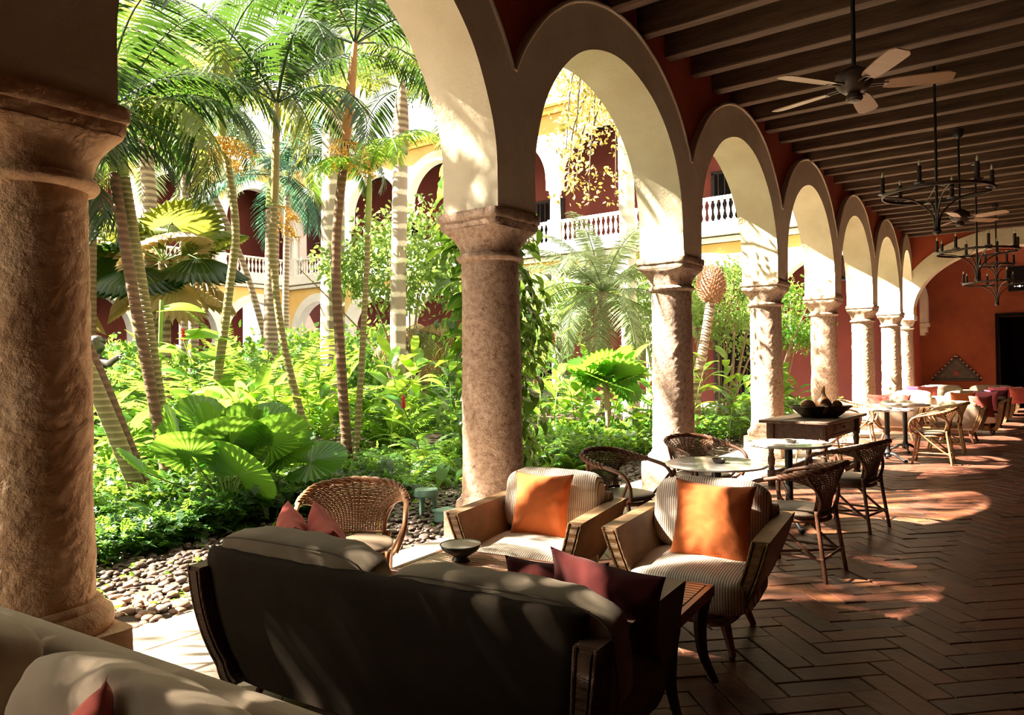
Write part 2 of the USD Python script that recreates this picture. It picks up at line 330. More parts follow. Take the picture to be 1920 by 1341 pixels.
leaf('leaf_palm_dark', (.007, .024, .005), (.018, .050, .008), (.06, .14, .016), .17, .34)
leaf('leaf_palm_yellow', (.075, .11, .012), (.19, .20, .028), (.42, .44, .06), .36, .36)
leaf('leaf_silver', (.15, .21, .10), (.28, .34, .18), (.46, .54, .26), .30, .40)
leaf('leaf_teal', (.018, .075, .050), (.045, .125, .085), (.12, .34, .20), .30, .38)
leaf('leaf_lime', (.10, .23, .016), (.19, .36, .035), (.50, .72, .07), .45, .30)
leaf('leaf_broad', (.028, .095, .010), (.075, .185, .022), (.34, .58, .06), .40, .28)
leaf('leaf_licuala', (.035, .125, .012), (.085, .215, .025), (.32, .62, .05), .40, .26)
leaf('leaf_fern', (.045, .125, .012), (.105, .235, .028), (.36, .62, .06), .42, .42)
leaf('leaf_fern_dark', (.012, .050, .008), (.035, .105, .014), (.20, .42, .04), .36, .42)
leaf('leaf_ground', (.030, .095, .010), (.095, .215, .025), (.36, .60, .06), .40, .40, 1.2)
leaf('leaf_vine', (.016, .058, .008), (.050, .135, .016), (.34, .58, .06), .42, .28)
leaf('leaf_shrub', (.10, .19, .035), (.20, .31, .065), (.46, .62, .14), .42, .45, 1.5)
leaf('leaf_gold', (.24, .22, .04), (.40, .35, .09), (.70, .58, .16), .45, .45, 1.5)
leaf('leaf_straw', (.34, .24, .10), (.50, .38, .18), (.60, .46, .20), .30, .6)
leaf('leaf_canopy', (.020, .055, .010), (.050, .11, .018), (.28, .46, .06), .35, .40)
# ------------------------------------------------------------------ the setting
XC, XIN, XOUT = -3.716, -3.44, -3.99          # arcade: column axis, gallery face, garden face
COLY = [-2.18, 1.41, 4.7286, 8.1836, 11.6386, 15.0936, 18.5486, 22.0036, 24.05]
YEND, YWALL, XRIGHT, YBACK = 23.8, 25.8, 1.05, -4.6
ZB = 4.87                                      # underside of the beams

# floor: terracotta bricks laid in a 45 degree herringbone; joints recessed over a mortar bed
fl = obj('floor', extrude(sbox(-3.02, YBACK, XRIGHT, YWALL), .10, 'z', -.107), 'mortar', kind='structure')
BL, BW, GAP = .420, .140, .0055
def brick_mesh(cx, cy, ang, dz, tilt, L=BL, W=BW):
    hx, hy, c = (L-GAP)/2, (W-GAP)/2, .004
    top = dz
    v = np.array([[sx*hx, sy*hy, -.03] for sx, sy in ((-1, -1), (1, -1), (1, 1), (-1, 1))]+[[sx*hx, sy*hy, top-c] for sx, sy in ((-1, -1), (1, -1), (1, 1), (-1, 1))]+[[sx*(hx-c), sy*(hy-c), top] for sx, sy in ((-1, -1), (1, -1), (1, 1), (-1, 1))])
    v[8:, 2] += v[8:, 0]*tilt[0]+v[8:, 1]*tilt[1]; v[4:8, 2] += v[4:8, 0]*tilt[0]+v[4:8, 1]*tilt[1]
    f = [[8, 9, 10], [8, 10, 11]]
    for a, b in ((0, 4), (4, 8)):
        for k in range(4):
            k2 = (k+1) % 4; f += [[a+k, a+k2, b+k2], [a+k, b+k2, b+k]]
    return mv((v, np.array(f)), (cx, cy, 0), rz=ang)
bricks = []
ca = math.cos(PI/4)
# herringbone lattice in brick-width units, 3:1 bricks
for n in range(-80, 140):
    for m in range(-30, 40):
        for horiz in (0, 1):
            ux, uy = n+6*m*0, n
            ax, ay = (n+m*6, n) if horiz else (n+m*6, n)
            if horiz: u, v = ax+1.5, ay+.5
            else: u, v = ax-.5+0.0, ay+1.5-0.0+0.0
            if not horiz: u, v = ax+3.5, ay-.5
            U, V = u*BW, v*BW
            x = (U-V)*ca*1.0; y = (U+V)*ca
            X, Y = -1.0+x, 2.0+y
            if not (-2.99 < X < XRIGHT+.1 and -1.2 < Y < YWALL-.1): continue
            bricks.append((X, Y, PI/4+(0 if horiz else PI/2)))
bricks = sorted(set((round(a, 3), round(b, 3), c) for a, b, c in bricks), key=lambda b: (b[0]+.9)**2*.6+(b[1]-4.6)**2 if b[1] > 2.0 and -1.9 < b[0] < .15 else 900+b[1])
rest = []
for k, (X, Y, a) in enumerate(bricks):
    r = np.random.default_rng(k+11)
    m = brick_mesh(X, Y, a, r.uniform(-.004, .003), r.uniform(-.006, .006, 2))
    if k < 300: obj('brick', m, 'brick_clay_%d' % r.integers(6), fl)
    else: rest.append(m)
obj('brick_paving', cat(rest), 'brick_clay_mixed', fl, kind='stuff')

# stone kerb slabs between the gallery paving and the garden
kb = thing('stone_kerb', 'pale stone slab walkway running under the arcade columns', 'kerb', kind='structure')
for row, (xa, xb, ln) in enumerate(((-4.34, -3.955, 1.05), (-3.945, -3.50, .92), (-3.49, -3.03, 1.1))):
    y = -2.6+row*.37; k = 0
    while y < 25.4:
        r = np.random.default_rng(row*100+k); L = ln*r.uniform(.85, 1.15)
        obj('slab', rough(bx(((xa+xb)/2, y+L/2, -.06+r.uniform(-.003, .003)), (xb-xa, L-.012, .12), .008), .0015, 9, k), 'slab_stone', kb)
        y += L; k += 1
obj('kerb_bed', extrude(sbox(-4.33, YBACK, -3.0, YWALL), .10, 'z', -.125), 'mortar', kb)

# stone columns: plinth, base, shaft, capital, abacus
def sqround(rs, zs, ps, n=56):
    a = np.arange(n)*2*PI/n; c, s = np.cos(a), np.sin(a); P = []
    for r, z, p in zip(rs, zs, ps):
        k = 1/((np.abs(c)**p+np.abs(s)**p)**(1/p)); P.append(np.stack([r*k*c, r*k*s, np.full(n, z)], 1))
    return grid(np.array(P), closed_v=True, cap=True)
def make_column(label, loc, mat, seed, ks=1.0):
    t = thing('stone_column', label, 'column', loc, 0, kind='structure')
    q = 2.0
    zz = np.linspace(0, .32, 9)
    obj('plinth', rough(sqround(np.full(9, .292), zz, np.full(9, 22.0), 96), .008, 9, seed), mat, t, smooth=50)
    prof = [(.285, .315), (.300, .335), (.305, .365), (.298, .395), (.275, .415), (.262, .425), (.262, .44), (.25, .455)]
    obj('base', rough(lathe(prof, 56), .007, 9, seed+1), mat, t, smooth=40)
    z = np.linspace(.44, 2.335, 110); r = (.247-.017*(z-.44)/1.9)*ks
    a = np.arange(96)*2*PI/96
    P = np.stack([r[:, None]*np.cos(a), r[:, None]*np.sin(a), np.repeat(z[:, None], 96, 1)], -1)
    m = grid(P, closed_v=True)
    m = rough(m, .010, 4, seed+2, 2); m = rough(m, .006, 26, seed+3, 4)
    obj('shaft', m, mat, t, smooth=60)
    obj('necking', rough(lathe([(.228, 2.305), (.252, 2.312), (.267, 2.330), (.268, 2.345), (.256, 2.362), (.236, 2.372)], 56), .006, 12, seed+4), mat, t, smooth=50)
    rs = [.232, .234, .238, .246, .258, .272, .284, .288, .276]; zs = [2.365, 2.40, 2.435, 2.47, 2.50, 2.525, 2.545, 2.556, 2.560]; ps = [2, 2.15, 2.5, 3.1, 4.2, 6, 9, 12, 12]
    obj('capital', rough(sqround(rs, zs, ps, 72), .006, 11, seed+5), mat, t, smooth=50)
    rs = [.276, .284, .290, .292, .292, .302, .305, .305, .300]; zs = [2.555, 2.560, 2.575, 2.60, 2.615, 2.62, 2.64, 2.675, 2.69]
    obj('abacus', rough(sqround(rs, zs, [22]*9, 96), .009, 12, seed+6), mat, t, smooth=50)
    return t
make_column('smooth plastered column at the left edge, nearest of the arcade', (XC, COLY[1], 0), 'plaster_column', 3, .93)
c1 = make_column('pitted coral stone column behind the armchairs, with a leafy vine at its back', (XC, COLY[2], 0), 'coral_stone', 31)
for y, lab in ((COLY[3], 'pitted coral stone column behind the nearest round table'), (COLY[4], 'coral stone column just behind the old wooden side table'),
               (COLY[5], 'sunlit coral stone column behind the bowl of gourds'), (COLY[6], 'coral stone column behind the blond cane chairs'),
               (COLY[7], 'bleached coral stone column touching the last corner column'), (COLY[8], 'corner column carrying the cross arch at the far end'),
               (COLY[0], 'arcade column behind the photographer, outside the view')):
    copy(c1, (XC, y, 0), 90*(int(abs(y)) % 4), lab)

# arcade wall: one arch ring per bay, red spandrels set back above
ZS, R0, R1 = 2.99, 1.47, 1.90
def ring_poly(mids, lo, hi, zs=ZS, ri=R0, ro=R1, zb=2.69):
    body, holes = [], []
    for y, s in mids:
        w = s/3.455
        a = np.linspace(0, PI, 65)
        body.append(Polygon(np.stack([y+ro*w*np.cos(a), zs+ro*np.sin(a)], 1)))
        body.append(sbox(y-s/2, zb, y+s/2, zs+.02))
        holes.append(Polygon(np.vstack([[[y+ri*w, zb-1]], np.stack([y+ri*w*np.cos(a), zs+ri*np.sin(a)], 1), [[y-ri*w, zb-1]]])))
    return unary_union(body).difference(unary_union(holes)).intersection(sbox(lo, 0, hi, 9)), unary_union([h.buffer(.001) for h in holes])
mids = [((a+b)/2, b-a) for a, b in zip(COLY[:-1], COLY[1:])]
allring, allhole = ring_poly(mids, COLY[0]-.26, COLY[-1]+.26)
wl = obj('wall_left', extrude(sbox(YBACK, 2.69, YWALL, 5.3).difference(allring).difference(allhole).union(sbox(24.36, -.1, YWALL, 3.0)), .40, 'x', XIN-.47), 'plaster_red', kind='structure')  # solid low end piece added to keep sun off the far wall
def soft(m, amp, freq, seed):
    v, f = m; n = meshkit.fbm(v*freq+seed, 2, seed)-.5
    return v+np.stack([n*amp*.6, (meshkit.fbm(v*freq+50+seed, 2, seed)-.5)*amp, (meshkit.fbm(v*freq+90+seed, 2, seed)-.5)*amp], 1), f
for (a, b) in zip(COLY[:-1], COLY[1:]):
    lo = a if a != COLY[0] else a-.26; hi = b if b != COLY[-1] else b+.26
    p = allring.intersection(sbox(lo, 0, hi, 9))
    m = extrude(p, XIN-XOUT, 'x', XOUT)
    tt_ = trimesh.Trimesh(*m, process=True).subdivide_to_size(.22, max_iter=8)
    ar = obj('arch', soft(tm(tt_), .035, 1.3, 2), 'plaster_cream', wl, smooth=35)
    mid_, wd_ = (a+b)/2, (b-a)/3.455
    th0 = math.asin(max(0, (3.80-ZS)/R1)) if wd_ > .9 else math.asin((3.80-ZS)/R1)
    aa = np.linspace(th0, PI-th0, 60)
    if b-a > 3: obj('edge_roll', soft(tube(np.stack([np.full(60, XIN-.002), mid_+(R1-.008)*wd_*np.cos(aa), ZS+(R1-.008)*np.sin(aa)], 1), .021, 8), .035, 1.3, 2), 'plaster_cream', ar, smooth=60)

# the gallery's other walls, outside the view except the far end
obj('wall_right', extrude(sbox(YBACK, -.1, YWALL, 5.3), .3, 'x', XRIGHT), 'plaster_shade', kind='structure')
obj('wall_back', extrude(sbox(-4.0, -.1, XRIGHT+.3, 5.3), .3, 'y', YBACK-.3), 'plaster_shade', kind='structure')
door = sbox(-1.52, -.1, .2, 2.64)
wf = obj('wall_far', extrude(sbox(-4.6, -.1, XRIGHT+.3, 6.2).difference(door), .35, 'y', YWALL), 'plaster_orange', kind='structure')
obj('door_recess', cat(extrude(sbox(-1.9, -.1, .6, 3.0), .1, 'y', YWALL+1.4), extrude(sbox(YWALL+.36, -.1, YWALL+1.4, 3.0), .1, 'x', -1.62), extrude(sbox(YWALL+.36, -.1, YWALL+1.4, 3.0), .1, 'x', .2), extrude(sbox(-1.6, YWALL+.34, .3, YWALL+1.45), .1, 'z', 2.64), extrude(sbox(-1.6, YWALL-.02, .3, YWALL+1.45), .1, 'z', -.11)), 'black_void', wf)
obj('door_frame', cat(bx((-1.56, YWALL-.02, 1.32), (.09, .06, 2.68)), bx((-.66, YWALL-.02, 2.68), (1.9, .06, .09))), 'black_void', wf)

# cross arch at the end of the gallery
XM, HS = -1.19, 2.24
a = np.linspace(0, PI, 73)
def ell(hx, hz, zs=2.75): return np.stack([XM+hx*np.cos(a), zs+hz*np.sin(a)], 1)
inner = Polygon(np.vstack([[[XM+HS, 1.0]], ell(HS, 1.70), [[XM-HS, 1.0]]]))
outer = Polygon(np.vstack([[[XM+HS+.46, 2.69]], ell(HS+.46, 2.17), [[XM-HS-.46, 2.69]]])).union(sbox(XM+HS, -.1, XRIGHT+.3, 2.75)).intersection(sbox(-3.97, -.1, XRIGHT+.3, 9))
wc = obj('wall_cross', extrude(sbox(-3.96, 2.69, XRIGHT+.3, 5.3).difference(outer).difference(inner), .44, 'y', YEND+.03), 'plaster_red', kind='structure')
obj('arch', soft(extrude(outer.difference(inner), .50, 'y', YEND), .02, 1.3, 5), 'plaster_cream', wc, smooth=35)
# arch springer on a corbel against the far wall
b = np.linspace(0, PI/2, 20)
sp = Polygon(np.vstack([[[-3.30, 2.52], [-3.30, 3.2]], np.stack([-4.5+1.2*np.cos(b), 3.2+1.25*np.sin(b)], 1), np.stack([-4.5+.74*np.cos(b[::-1]), 3.2+.9*np.sin(b[::-1])], 1), [[-3.76, 2.52]]]))
br = obj('arch_springer', cat(extrude(sp, .30, 'y', YWALL-.30), bx((-3.53, YWALL-.16, 2.46), (.52, .34, .12)), bx((-3.53, YWALL-.15, 2.32), (.42, .30, .16)), bx((-3.53, YWALL-.14, 2.20), (.30, .26, .10))), 'plaster_cream', wf, smooth=30)

# ceiling: dark boards over squared timber joists
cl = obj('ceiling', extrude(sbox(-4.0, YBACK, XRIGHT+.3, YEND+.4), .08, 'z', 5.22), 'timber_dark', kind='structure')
y, k = -3.9, 0
while y < YEND-.15:
    r = np.random.default_rng(k+400); w = r.uniform(.145, .172)
    m = bx((-1.20, 0, 0), (4.72, w, .26), .012)
    v = m[0]; n = 40
    # a hewn joist: many stations along its length, each slightly off
    xs = np.linspace(-3.60, 1.2, n); sec = np.array([[-.5, -.13], [-.42, -.145], [.42, -.145], [.5, -.13], [.5, .2], [-.5, .2]])
    P = []
    for i, x in enumerate(xs):
        q = sec*[w, 1]; j = (meshkit.fbm(np.array([[x*1.5, s*3.1, k*5.7] for s in range(6)]), 3, k)-.5)
        P.append(np.stack([np.full(6, x), q[:, 0]+j*.024, q[:, 1]+j[::-1]*.02], 1))
    g = grid(np.array(P), closed_v=True, cap=True)
    obj('beam', (g[0]+[0, y, ZB+.145+r.uniform(-.012, .012)], g[1][:, ::-1]), 'timber_beam', cl, smooth=30)
    y += .685+r.uniform(-.03, .03); k += 1
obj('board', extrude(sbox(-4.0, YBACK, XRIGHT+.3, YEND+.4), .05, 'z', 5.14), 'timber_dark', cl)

# ------------------------------------------------------------------ courtyard ground and the wings round it
obj('ground', extrude(sbox(-40, -14, -4.33, 24.0), .2, 'z', -.29), 'soil', kind='structure')
def bal_prof():
    return [(.045, 0), (.06, .01), (.06, .06), (.035, .08), (.03, .12), (.055, .22), (.07, .30), (.058, .38), (.034, .46), (.028, .52), (.045, .56), (.06, .58), (.06, .64), (.05, .66)]
BAL = lathe(bal_prof(), 10)
def wing(name, label, length, n, s, skip=()):
    """a two-storey arcaded wing; local x along the facade (from 0 to -n*s), facade plane y=0, building behind it (+y)"""
    t = thing(name, label, 'building', kind='structure')
    L = n*s
    def row(zb, zs, ri, ro, ztop, top):
        body, holes = [sbox(-L-.5, zb, .3, ztop)], []
        rings = []
        for k in range(n):
            m = -(k+.5)*s; aa = np.linspace(0, PI, 33)
            holes.append(Polygon(np.vstack([[[m+ri, zb-.1]], np.stack([m+ri*np.cos(aa), zs+ri*np.sin(aa)], 1), [[m-ri, zb-.1]]])))
            rings.append(Polygon(np.vstack([[[m+ro, zs]], np.stack([m+ro*np.cos(aa), zs+ro*np.sin(aa)], 1), [[m-ro, zs]]])))
        H = unary_union(holes); Rg = unary_union(rings).union(sbox(-L-.3, zb, .2, zs)).difference(H).intersection(sbox(-L-.5, zb, .3, ztop))
        return sbox(-L-.5, zb, .3, ztop).difference(H).difference(Rg), Rg
    ri = s/2-.27
    up_s = 8.55
    for zb, zs, zt in ((2.69, 2.95, 5.35), (8.25, up_s, 11.0)):
        w, r = row(zb, zs, ri, ri+.42, zt, True)
        obj('facade', extrude(w, .42, 'y', .04), 'plaster_yellow' , t)
        obj('arch', extrude(r, .5, 'y', 0), 'plaster_white', t, smooth=30)
    obj('cornice', cat(bx((-L/2, .12, 5.45), (L+.8, .62, .16), .02), bx((-L/2, .08, 5.62), (L+.8, .76, .10), .02), bx((-L/2, .1, 5.86), (L+.8, .70, .36), .02)), 'plaster_white', t)
    obj('cornice', cat(bx((-L/2, .1, 11.1), (L+.8, .7, .16), .02), bx((-L/2, 0, 11.25), (L+.8, .95, .12), .02)), 'plaster_yellow', t)
    for k in range(n+1):
        x = -k*s
        pil = cat(lathe([(.24, .3), (.23, 1.3), (.22, 2.3)], 20), bx((0, 0, .15), (.62, .62, .3), .01), lathe([(.22, 2.28), (.27, 2.32), (.24, 2.38), (.28, 2.52), (.30, 2.56)], 20), bx((0, 0, 2.62), (.62, .62, .14), .01))
        obj('column', mv(pil, (x, .25, 0)), 'plaster_white', t, smooth=30)
        up = cat(bx((0, 0, 6.5), (.46, .46, .95), .01), lathe([(.21, 6.95), (.20, 7.5), (.19, 7.95)], 16), lathe([(.2, 7.93), (.24, 7.98), (.25, 8.12)], 16), bx((0, 0, 8.19), (.56, .5, .14), .01))
        obj('column', mv(up, (x, .25, 0)), 'plaster_white', t, smooth=30)
    for k in range(n):
        xa, xb = -k*s-.24, -(k+1)*s+.24
        rl = obj('balustrade', cat(bx(((xa+xb)/2, .25, 6.90), (xa-xb, .22, .10), .02), bx(((xa+xb)/2, .25, 6.09), (xa-xb, .24, .10), .02)), 'plaster_white', t)
        nb = int((xa-xb)/.205)
        for i in range(nb):
            x = xa-(i+.5)*(xa-xb)/nb
            obj('baluster', mv((BAL[0]*[1, 1, 1.09], BAL[1]), (x, .25, 6.13)), 'plaster_white', rl, smooth=40)
    obj('back_wall', cat(bx((-L/2-2.0, 3.0, 2.6), (L+2, .2, 5.4)), bx((-L/2-2, 3.0, 8.6), (L+8, .2, 5.2))), 'plaster_maroon', t)
    obj('gallery_slab', bx((-L/2, 1.65, 5.75), (L+6, 2.7, .3)), 'timber_dark', t)
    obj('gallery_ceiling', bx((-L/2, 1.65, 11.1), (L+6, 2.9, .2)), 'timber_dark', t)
    rv = np.array([[.4, -.45, 11.3], [-L-.5, -.45, 11.3], [-L-.5, 3.6, 12.6], [.4, 3.6, 12.6], [.4, 3.6, 11.2], [-L-.5, 3.6, 11.2]])
    obj('roof', (rv, np.array([[0, 1, 2], [0, 2, 3], [3, 2, 5], [3, 5, 4], [0, 3, 4], [1, 5, 2], [0, 4, 5], [0, 5, 1]])), 'roof_tile', t)
    for k in range(n):
        if k % 2 == 1:
            for z, h in ((1.25, 2.5), (7.2, 2.3)):
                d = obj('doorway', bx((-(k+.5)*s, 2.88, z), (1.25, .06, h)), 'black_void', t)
                obj('door_frame', cat(bx((-(k+.5)*s-.68, 2.86, z), (.12, .1, h+.1)), bx((-(k+.5)*s+.68, 2.86, z), (.12, .1, h+.1)), bx((-(k+.5)*s, 2.86, z+h/2+.06), (1.5, .1, .12))), 'timber_dark', d)
                for i in range(5): obj('grille_bar', tube([(-(k+.5)*s-.48+i*.24, 2.84, z-h/2), (-(k+.5)*s-.48+i*.24, 2.84, z+h/2)], .018, 5), 'wood_dark', d)
    return t
wing('courtyard_wing', 'sunlit two-storey arcaded wing with a white balustrade across the far end of the garden', 28, 7, 3.98)
OPP = wing('courtyard_wing', 'shaded arcaded wing along the opposite side of the garden', 36, 9, 3.98)
UsdGeom.XformCommonAPI  # wings are placed below
for p, (x, y, rot) in (('/World/courtyard_wing', (-3.716, 23.8, 0)), ('/World/courtyard_wing_001', (-31.82, 24.05, 90))):
    x_ = UsdGeom.Xformable(stage.GetPrimAtPath(p)); ops = x_.GetOrderedXformOps()
    ops[0].Set(Gf.Vec3d(x, y, 0)); ops[1].Set(float(rot))
# ------------------------------------------------------------------ lounge furniture
_SZ = np.array([.165, .175, .20, .26, .35, .50, .62]); _SX = np.array([.30, .245, .190, .135, .090, .035, 0.0])
def tub_section(hw, hb, z0, z1, n=15):
    k_ = 1.0 if hw < .6 else .55
    """one flared side: (x, z) from the bottom corner up to the arm"""
    s = np.linspace(0, 1, n)**1.25; p = curve(np.stack([hw-_SX*k_, _SZ if hw < .6 else _SZ-.085*(1-(_SZ-.165)/.455)], 1), 60); L = np.concatenate([[0], np.cumsum(np.linalg.norm(np.diff(p, axis=0), axis=1))])
    return np.interp(s*L[-1], L, p[:, 0]), np.interp(s*L[-1], L, p[:, 1])
def seat_tub(t, hw, depth, mats, th=.085, hb=None, z0=.17, z1=.62):
    """woven tub: two flared sides joined under the seat, front/back edge trims"""
    wic, trim = mats; hb = hb if hb is not None else hw-.16
    n = 18; x, z = tub_section(hw, hb, z0, z1, n)
    fr = z; yf = -depth/2+.05*(1-(fr-z0)/(z1-z0)); k = np.clip(1-(fr-z0)/(z1-z0), 0, 1); rec = .24 if hw < .6 else .08; yb = depth/2-rec*k**2.2
    for sx in (-1, 1):
        xi = x-th*(.75+.25*(fr-z0)/(z1-z0)); zi = z+.035*np.clip(1-(fr-z0)/(z1-z0), 0, 1)
        rings = []
        for q in range(n):
            ys = np.linspace(yf[q], yb[q], 9)
            o = np.stack([np.full(9, sx*x[q]), ys, np.full(9, z[q])], 1); i = np.stack([np.full(9, sx*xi[q]), ys, np.full(9, zi[q])], 1)
            rings.append(np.vstack([o, i[::-1]]))
        m = grid(np.array(rings), closed_v=True, cap=True)
        if sx > 0: m = (m[0], m[1][:, ::-1])
        obj('arm', m, wic, t, smooth=35)
        for yy, sg in ((yf, -1), (yb, 1)):
            for e, zz in ((x-.006, z), (xi+.006, zi)):
                p = np.stack([sx*e, yy+.002*sg, zz], 1); p[-1, 2] -= .004
                obj('edge_trim', tube(curve(p, 22), .0085, 6), trim, t, smooth=True)
            q = []
            for i in range(n):
                c, cz = (x[i]+xi[i])/2, (z[i]+zi[i])/2-(.016 if i == n-1 else 0); w_ = abs(x[i]-xi[i])*.26
                q.append([[sx*(c-w_), yy[i]+.010*sg, cz], [sx*(c+w_), yy[i]+.010*sg, cz], [sx*(c+w_), yy[i]-.01*sg, cz], [sx*(c-w_), yy[i]-.01*sg, cz]])
            mm = grid(np.array(q), closed_v=True, cap=True); obj('edge_band', mm if sx*sg < 0 else (mm[0], mm[1][:, ::-1]), trim, t, smooth=30)
    # woven band closing the tub at the back, between the two sides
    yb0 = depth/2-rec; z0 = z[0]
    if hw < .6: obj('back_rail', bx((0, yb0-.01, z0+.055), (2*(hw-.27), .07, .115), .02), wic, t)
    obj('seat_base', cat(bx((0, -.05, z0+.035), (2*(hw-.26), depth-.34, .07), .015), bx((0, -depth/2+.09, z0+.045), (2*(hw-.24), .09, .10), .02)), wic, t)
    for dz in (.012, .075): obj('edge_trim', tube([(-hw+.26, -depth/2+.046, z0+dz), (hw-.26, -depth/2+.046, z0+dz)], .010, 6), trim, t, smooth=True)
def tapered_leg(t, x, y, mat, h=.18, sx=1, sy=1):
    p = np.array([[x-.03*sx, y-.02*sy, h+.03], [x, y, h*.6], [x+.035*sx, y+.035*sy, 0]])
    obj('leg', tube(curve(p, 7), np.linspace(.034, .017, 7), 8), mat, t, smooth=40)
def sofa(name, label, cat_, loc, rot, hw, depth, zb, group=None, fabric='cloth_brown', seatm='cloth_khaki', wic=('wicker_dark', 'wicker_dark'), legm='wood_red', seats=1, back_roll=False, seat_z=.40, backmat=None):
    t = thing(name, label, cat_, loc, rot, group)
    seat_tub(t, hw, depth, wic)
    hb = hw-.16
    # upholstered back panel, leaning a little, with a rounded top roll
    n = 14; zz = np.linspace(.255 if hw < .6 else .10, zb-.05, n); lean = .05*((zz-.2)/(zb-.2))
    yb = depth/2-.085-(.24 if hw < .6 else .08)*np.clip(1-(zz-.17)/.45, 0, 1)**2.2*.8
    xs = np.interp(zz, *tub_section(hw, hb, .17, .62)[::-1])-.075
    R = []
    for q in range(n):
        y0, y1 = yb[q]-.04, yb[q]+.045+lean[q]*.4
        u = np.linspace(-1, 1, 25)
        o = np.stack([u*xs[q], np.full(25, y1)-.02*np.abs(u)**6, np.full(25, zz[q])], 1); i = np.stack([u[::-1]*xs[q], np.full(25, y0), np.full(25, zz[q])], 1)
        R.append(np.vstack([o, i]))
    for s_, dz in ((.94, .022), (.78, .040), (.35, .050)):
        q = R[n-1].copy(); cy = q[:, 1].mean(); q[:, 1] = cy+(q[:, 1]-cy)*s_; q[:, 0] *= 1-(1-s_)*.035; q[:, 2] += dz; R.append(q)
    obj('back_panel', grid(np.array(R), closed_v=True, cap=True), backmat or fabric, t, smooth=50)
    if back_roll:
        ry = depth/2-.03
        p = [(-hw+.13, ry, zb-.03), (0, ry, zb-.025), (hw-.13, ry, zb-.03)]
        obj('bolster', tube(curve(p, 12), .062, 16), seatm, t, smooth=40)
    hb = hw-.06; sw = 2*hb/seats
    for k in range(seats):
        c = squircle((sw-.012-(.06 if seats == 1 else .0), depth-.12, .21), 5.5, 4, .012, 3+k)
        v = c[0]; f_ = v[:, 1] < 0
        v = v+np.stack([0*v[:, 0], 0*v[:, 0], .018*np.cos(np.clip(v[:, 0]/sw*PI, -1.5, 1.5))], 1)
        obj('seat_cushion', (v+[-hb+sw*(k+.5), -.095, seat_z-.10], c[1]), seatm, t, smooth=True)
    for sx in (-1, 1):
        for sy, yy in ((-1, -depth/2+.14), (1, depth/2-.22)):
            tapered_leg(t, sx*(hw-.24), yy, legm, .18, sx, sy)
    return t
def loose(name, label, cat_, m, mat, loc, rz=0, rx=0, ry=0, group=None, seam=None, sub='cover'):
    """a loose cushion: one thing, its cover (and its piped seam, if it shows)"""
    t = thing(name, label, cat_, loc, math.degrees(rz), group)
    obj(sub, mv(m, (0, 0, 0), 0, rx, ry), mat, t, smooth=60)
    if seam is not None: obj('seam', mv(seam, (0, 0, 0), 0, rx, ry), 'cloth_seam', t, smooth=True)
    return t
def backcushion(w, h, d, seed, noise=.016):
    """box back cushion in the xz plane, puffy, creased towards its seams"""
    v, f = squircle((w, d, h), 4.2, 4, .010, seed, 3.5)
    q = v*np.array([5, 4, 11])+seed
    fold = np.sin(v[:, 0]*34/w+meshkit.fbm(q, 2, seed)*9)*np.clip((np.abs(v[:, 2])/(h/2)-.45), 0, 1)*.014
    n = (meshkit.fbm(v*[7, 3, 16]+seed, 3, seed+2)-.5)*2*noise
    v = v+np.stack([0*n, np.sign(v[:, 1])*(fold+n), n*.6], 1)
    return v, f
def seamline(w, h, y, inset=.012):
    a = np.linspace(0, 2*PI, 60); p = 5.0; k = 1/((np.abs(np.cos(a))**p+np.abs(np.sin(a))**p)**(1/p))
    return tube(np.stack([(w/2+.002)*k*np.cos(a), np.full(60, y), (h/2+.002)*k*np.sin(a)], 1), .0035, 5, cap=False)

# near-left sofa, seen over its cushions
sofa('sofa', 'sand coloured sofa in the near left corner, dappled with sun', 'sofa', (-2.10, .68, 0), 4.3, 1.10, .82, .71, fabric='cloth_sand', seatm='cloth_sand', wic=('wicker_dark', 'wicker_dark'), seats=2)
loose('back_cushion', 'plump sand back cushion at the very left edge, on the near-left sofa', 'cushion', backcushion(.80, .44, .20, 4), 'cloth_sand', (-2.68, .75, .575), math.radians(6), -.34)
loose('back_cushion', 'wide sand back cushion at the bottom, on the near-left sofa beside the red pillow', 'cushion', backcushion(.98, .44, .20, 9), 'cloth_sand', (-1.74, .84, .565), math.radians(3), -.34)
loose('scatter_pillow', 'small red pillow tip cut off by the bottom edge, on the near-left sofa', 'pillow', pillow(.42, .42, .15, 5), 'cloth_coral', (-1.70, .68, .545), math.radians(-30), -.42, .5)

# dark sofa seen from behind
SB = (-2.19, 2.30, 0)
sofa('sofa', 'dark brown sofa seen from behind, with its back to the near-left sofa', 'sofa', SB, 185.2, 1.0, .82, .70, fabric='cloth_brown', seatm='cloth_khaki', seats=2)
loose('back_cushion', 'long khaki cushion with sunlit creases on the left half of the dark sofa', 'cushion', backcushion(.94, .46, .20, 14), 'cloth_khaki', (-2.64, 2.03, .555), math.radians(5.2), .16, 0, seam=seamline(.93, .44, -.085))
loose('back_cushion', 'olive khaki cushion in shade on the right half of the dark sofa', 'cushion', backcushion(1.0, .44, .20, 19), 'cloth_khaki', (-1.66, 2.13, .525), math.radians(5.2), .16, 0, seam=seamline(.99, .42, -.085))
loose('scatter_pillow', 'leftmost coral pillow leaning in the corner of the dark sofa', 'pillow', pillow(.44, .44, .17, 21), 'cloth_coral', (-2.93, 2.20, .60), math.radians(-33), .05, .12)
loose('scatter_pillow', 'coral pillow against the wicker chair side, second in the corner of the dark sofa', 'pillow', pillow(.46, .46, .18, 23), 'cloth_coral', (-2.74, 2.24, .60), math.radians(-28), .10, .14)
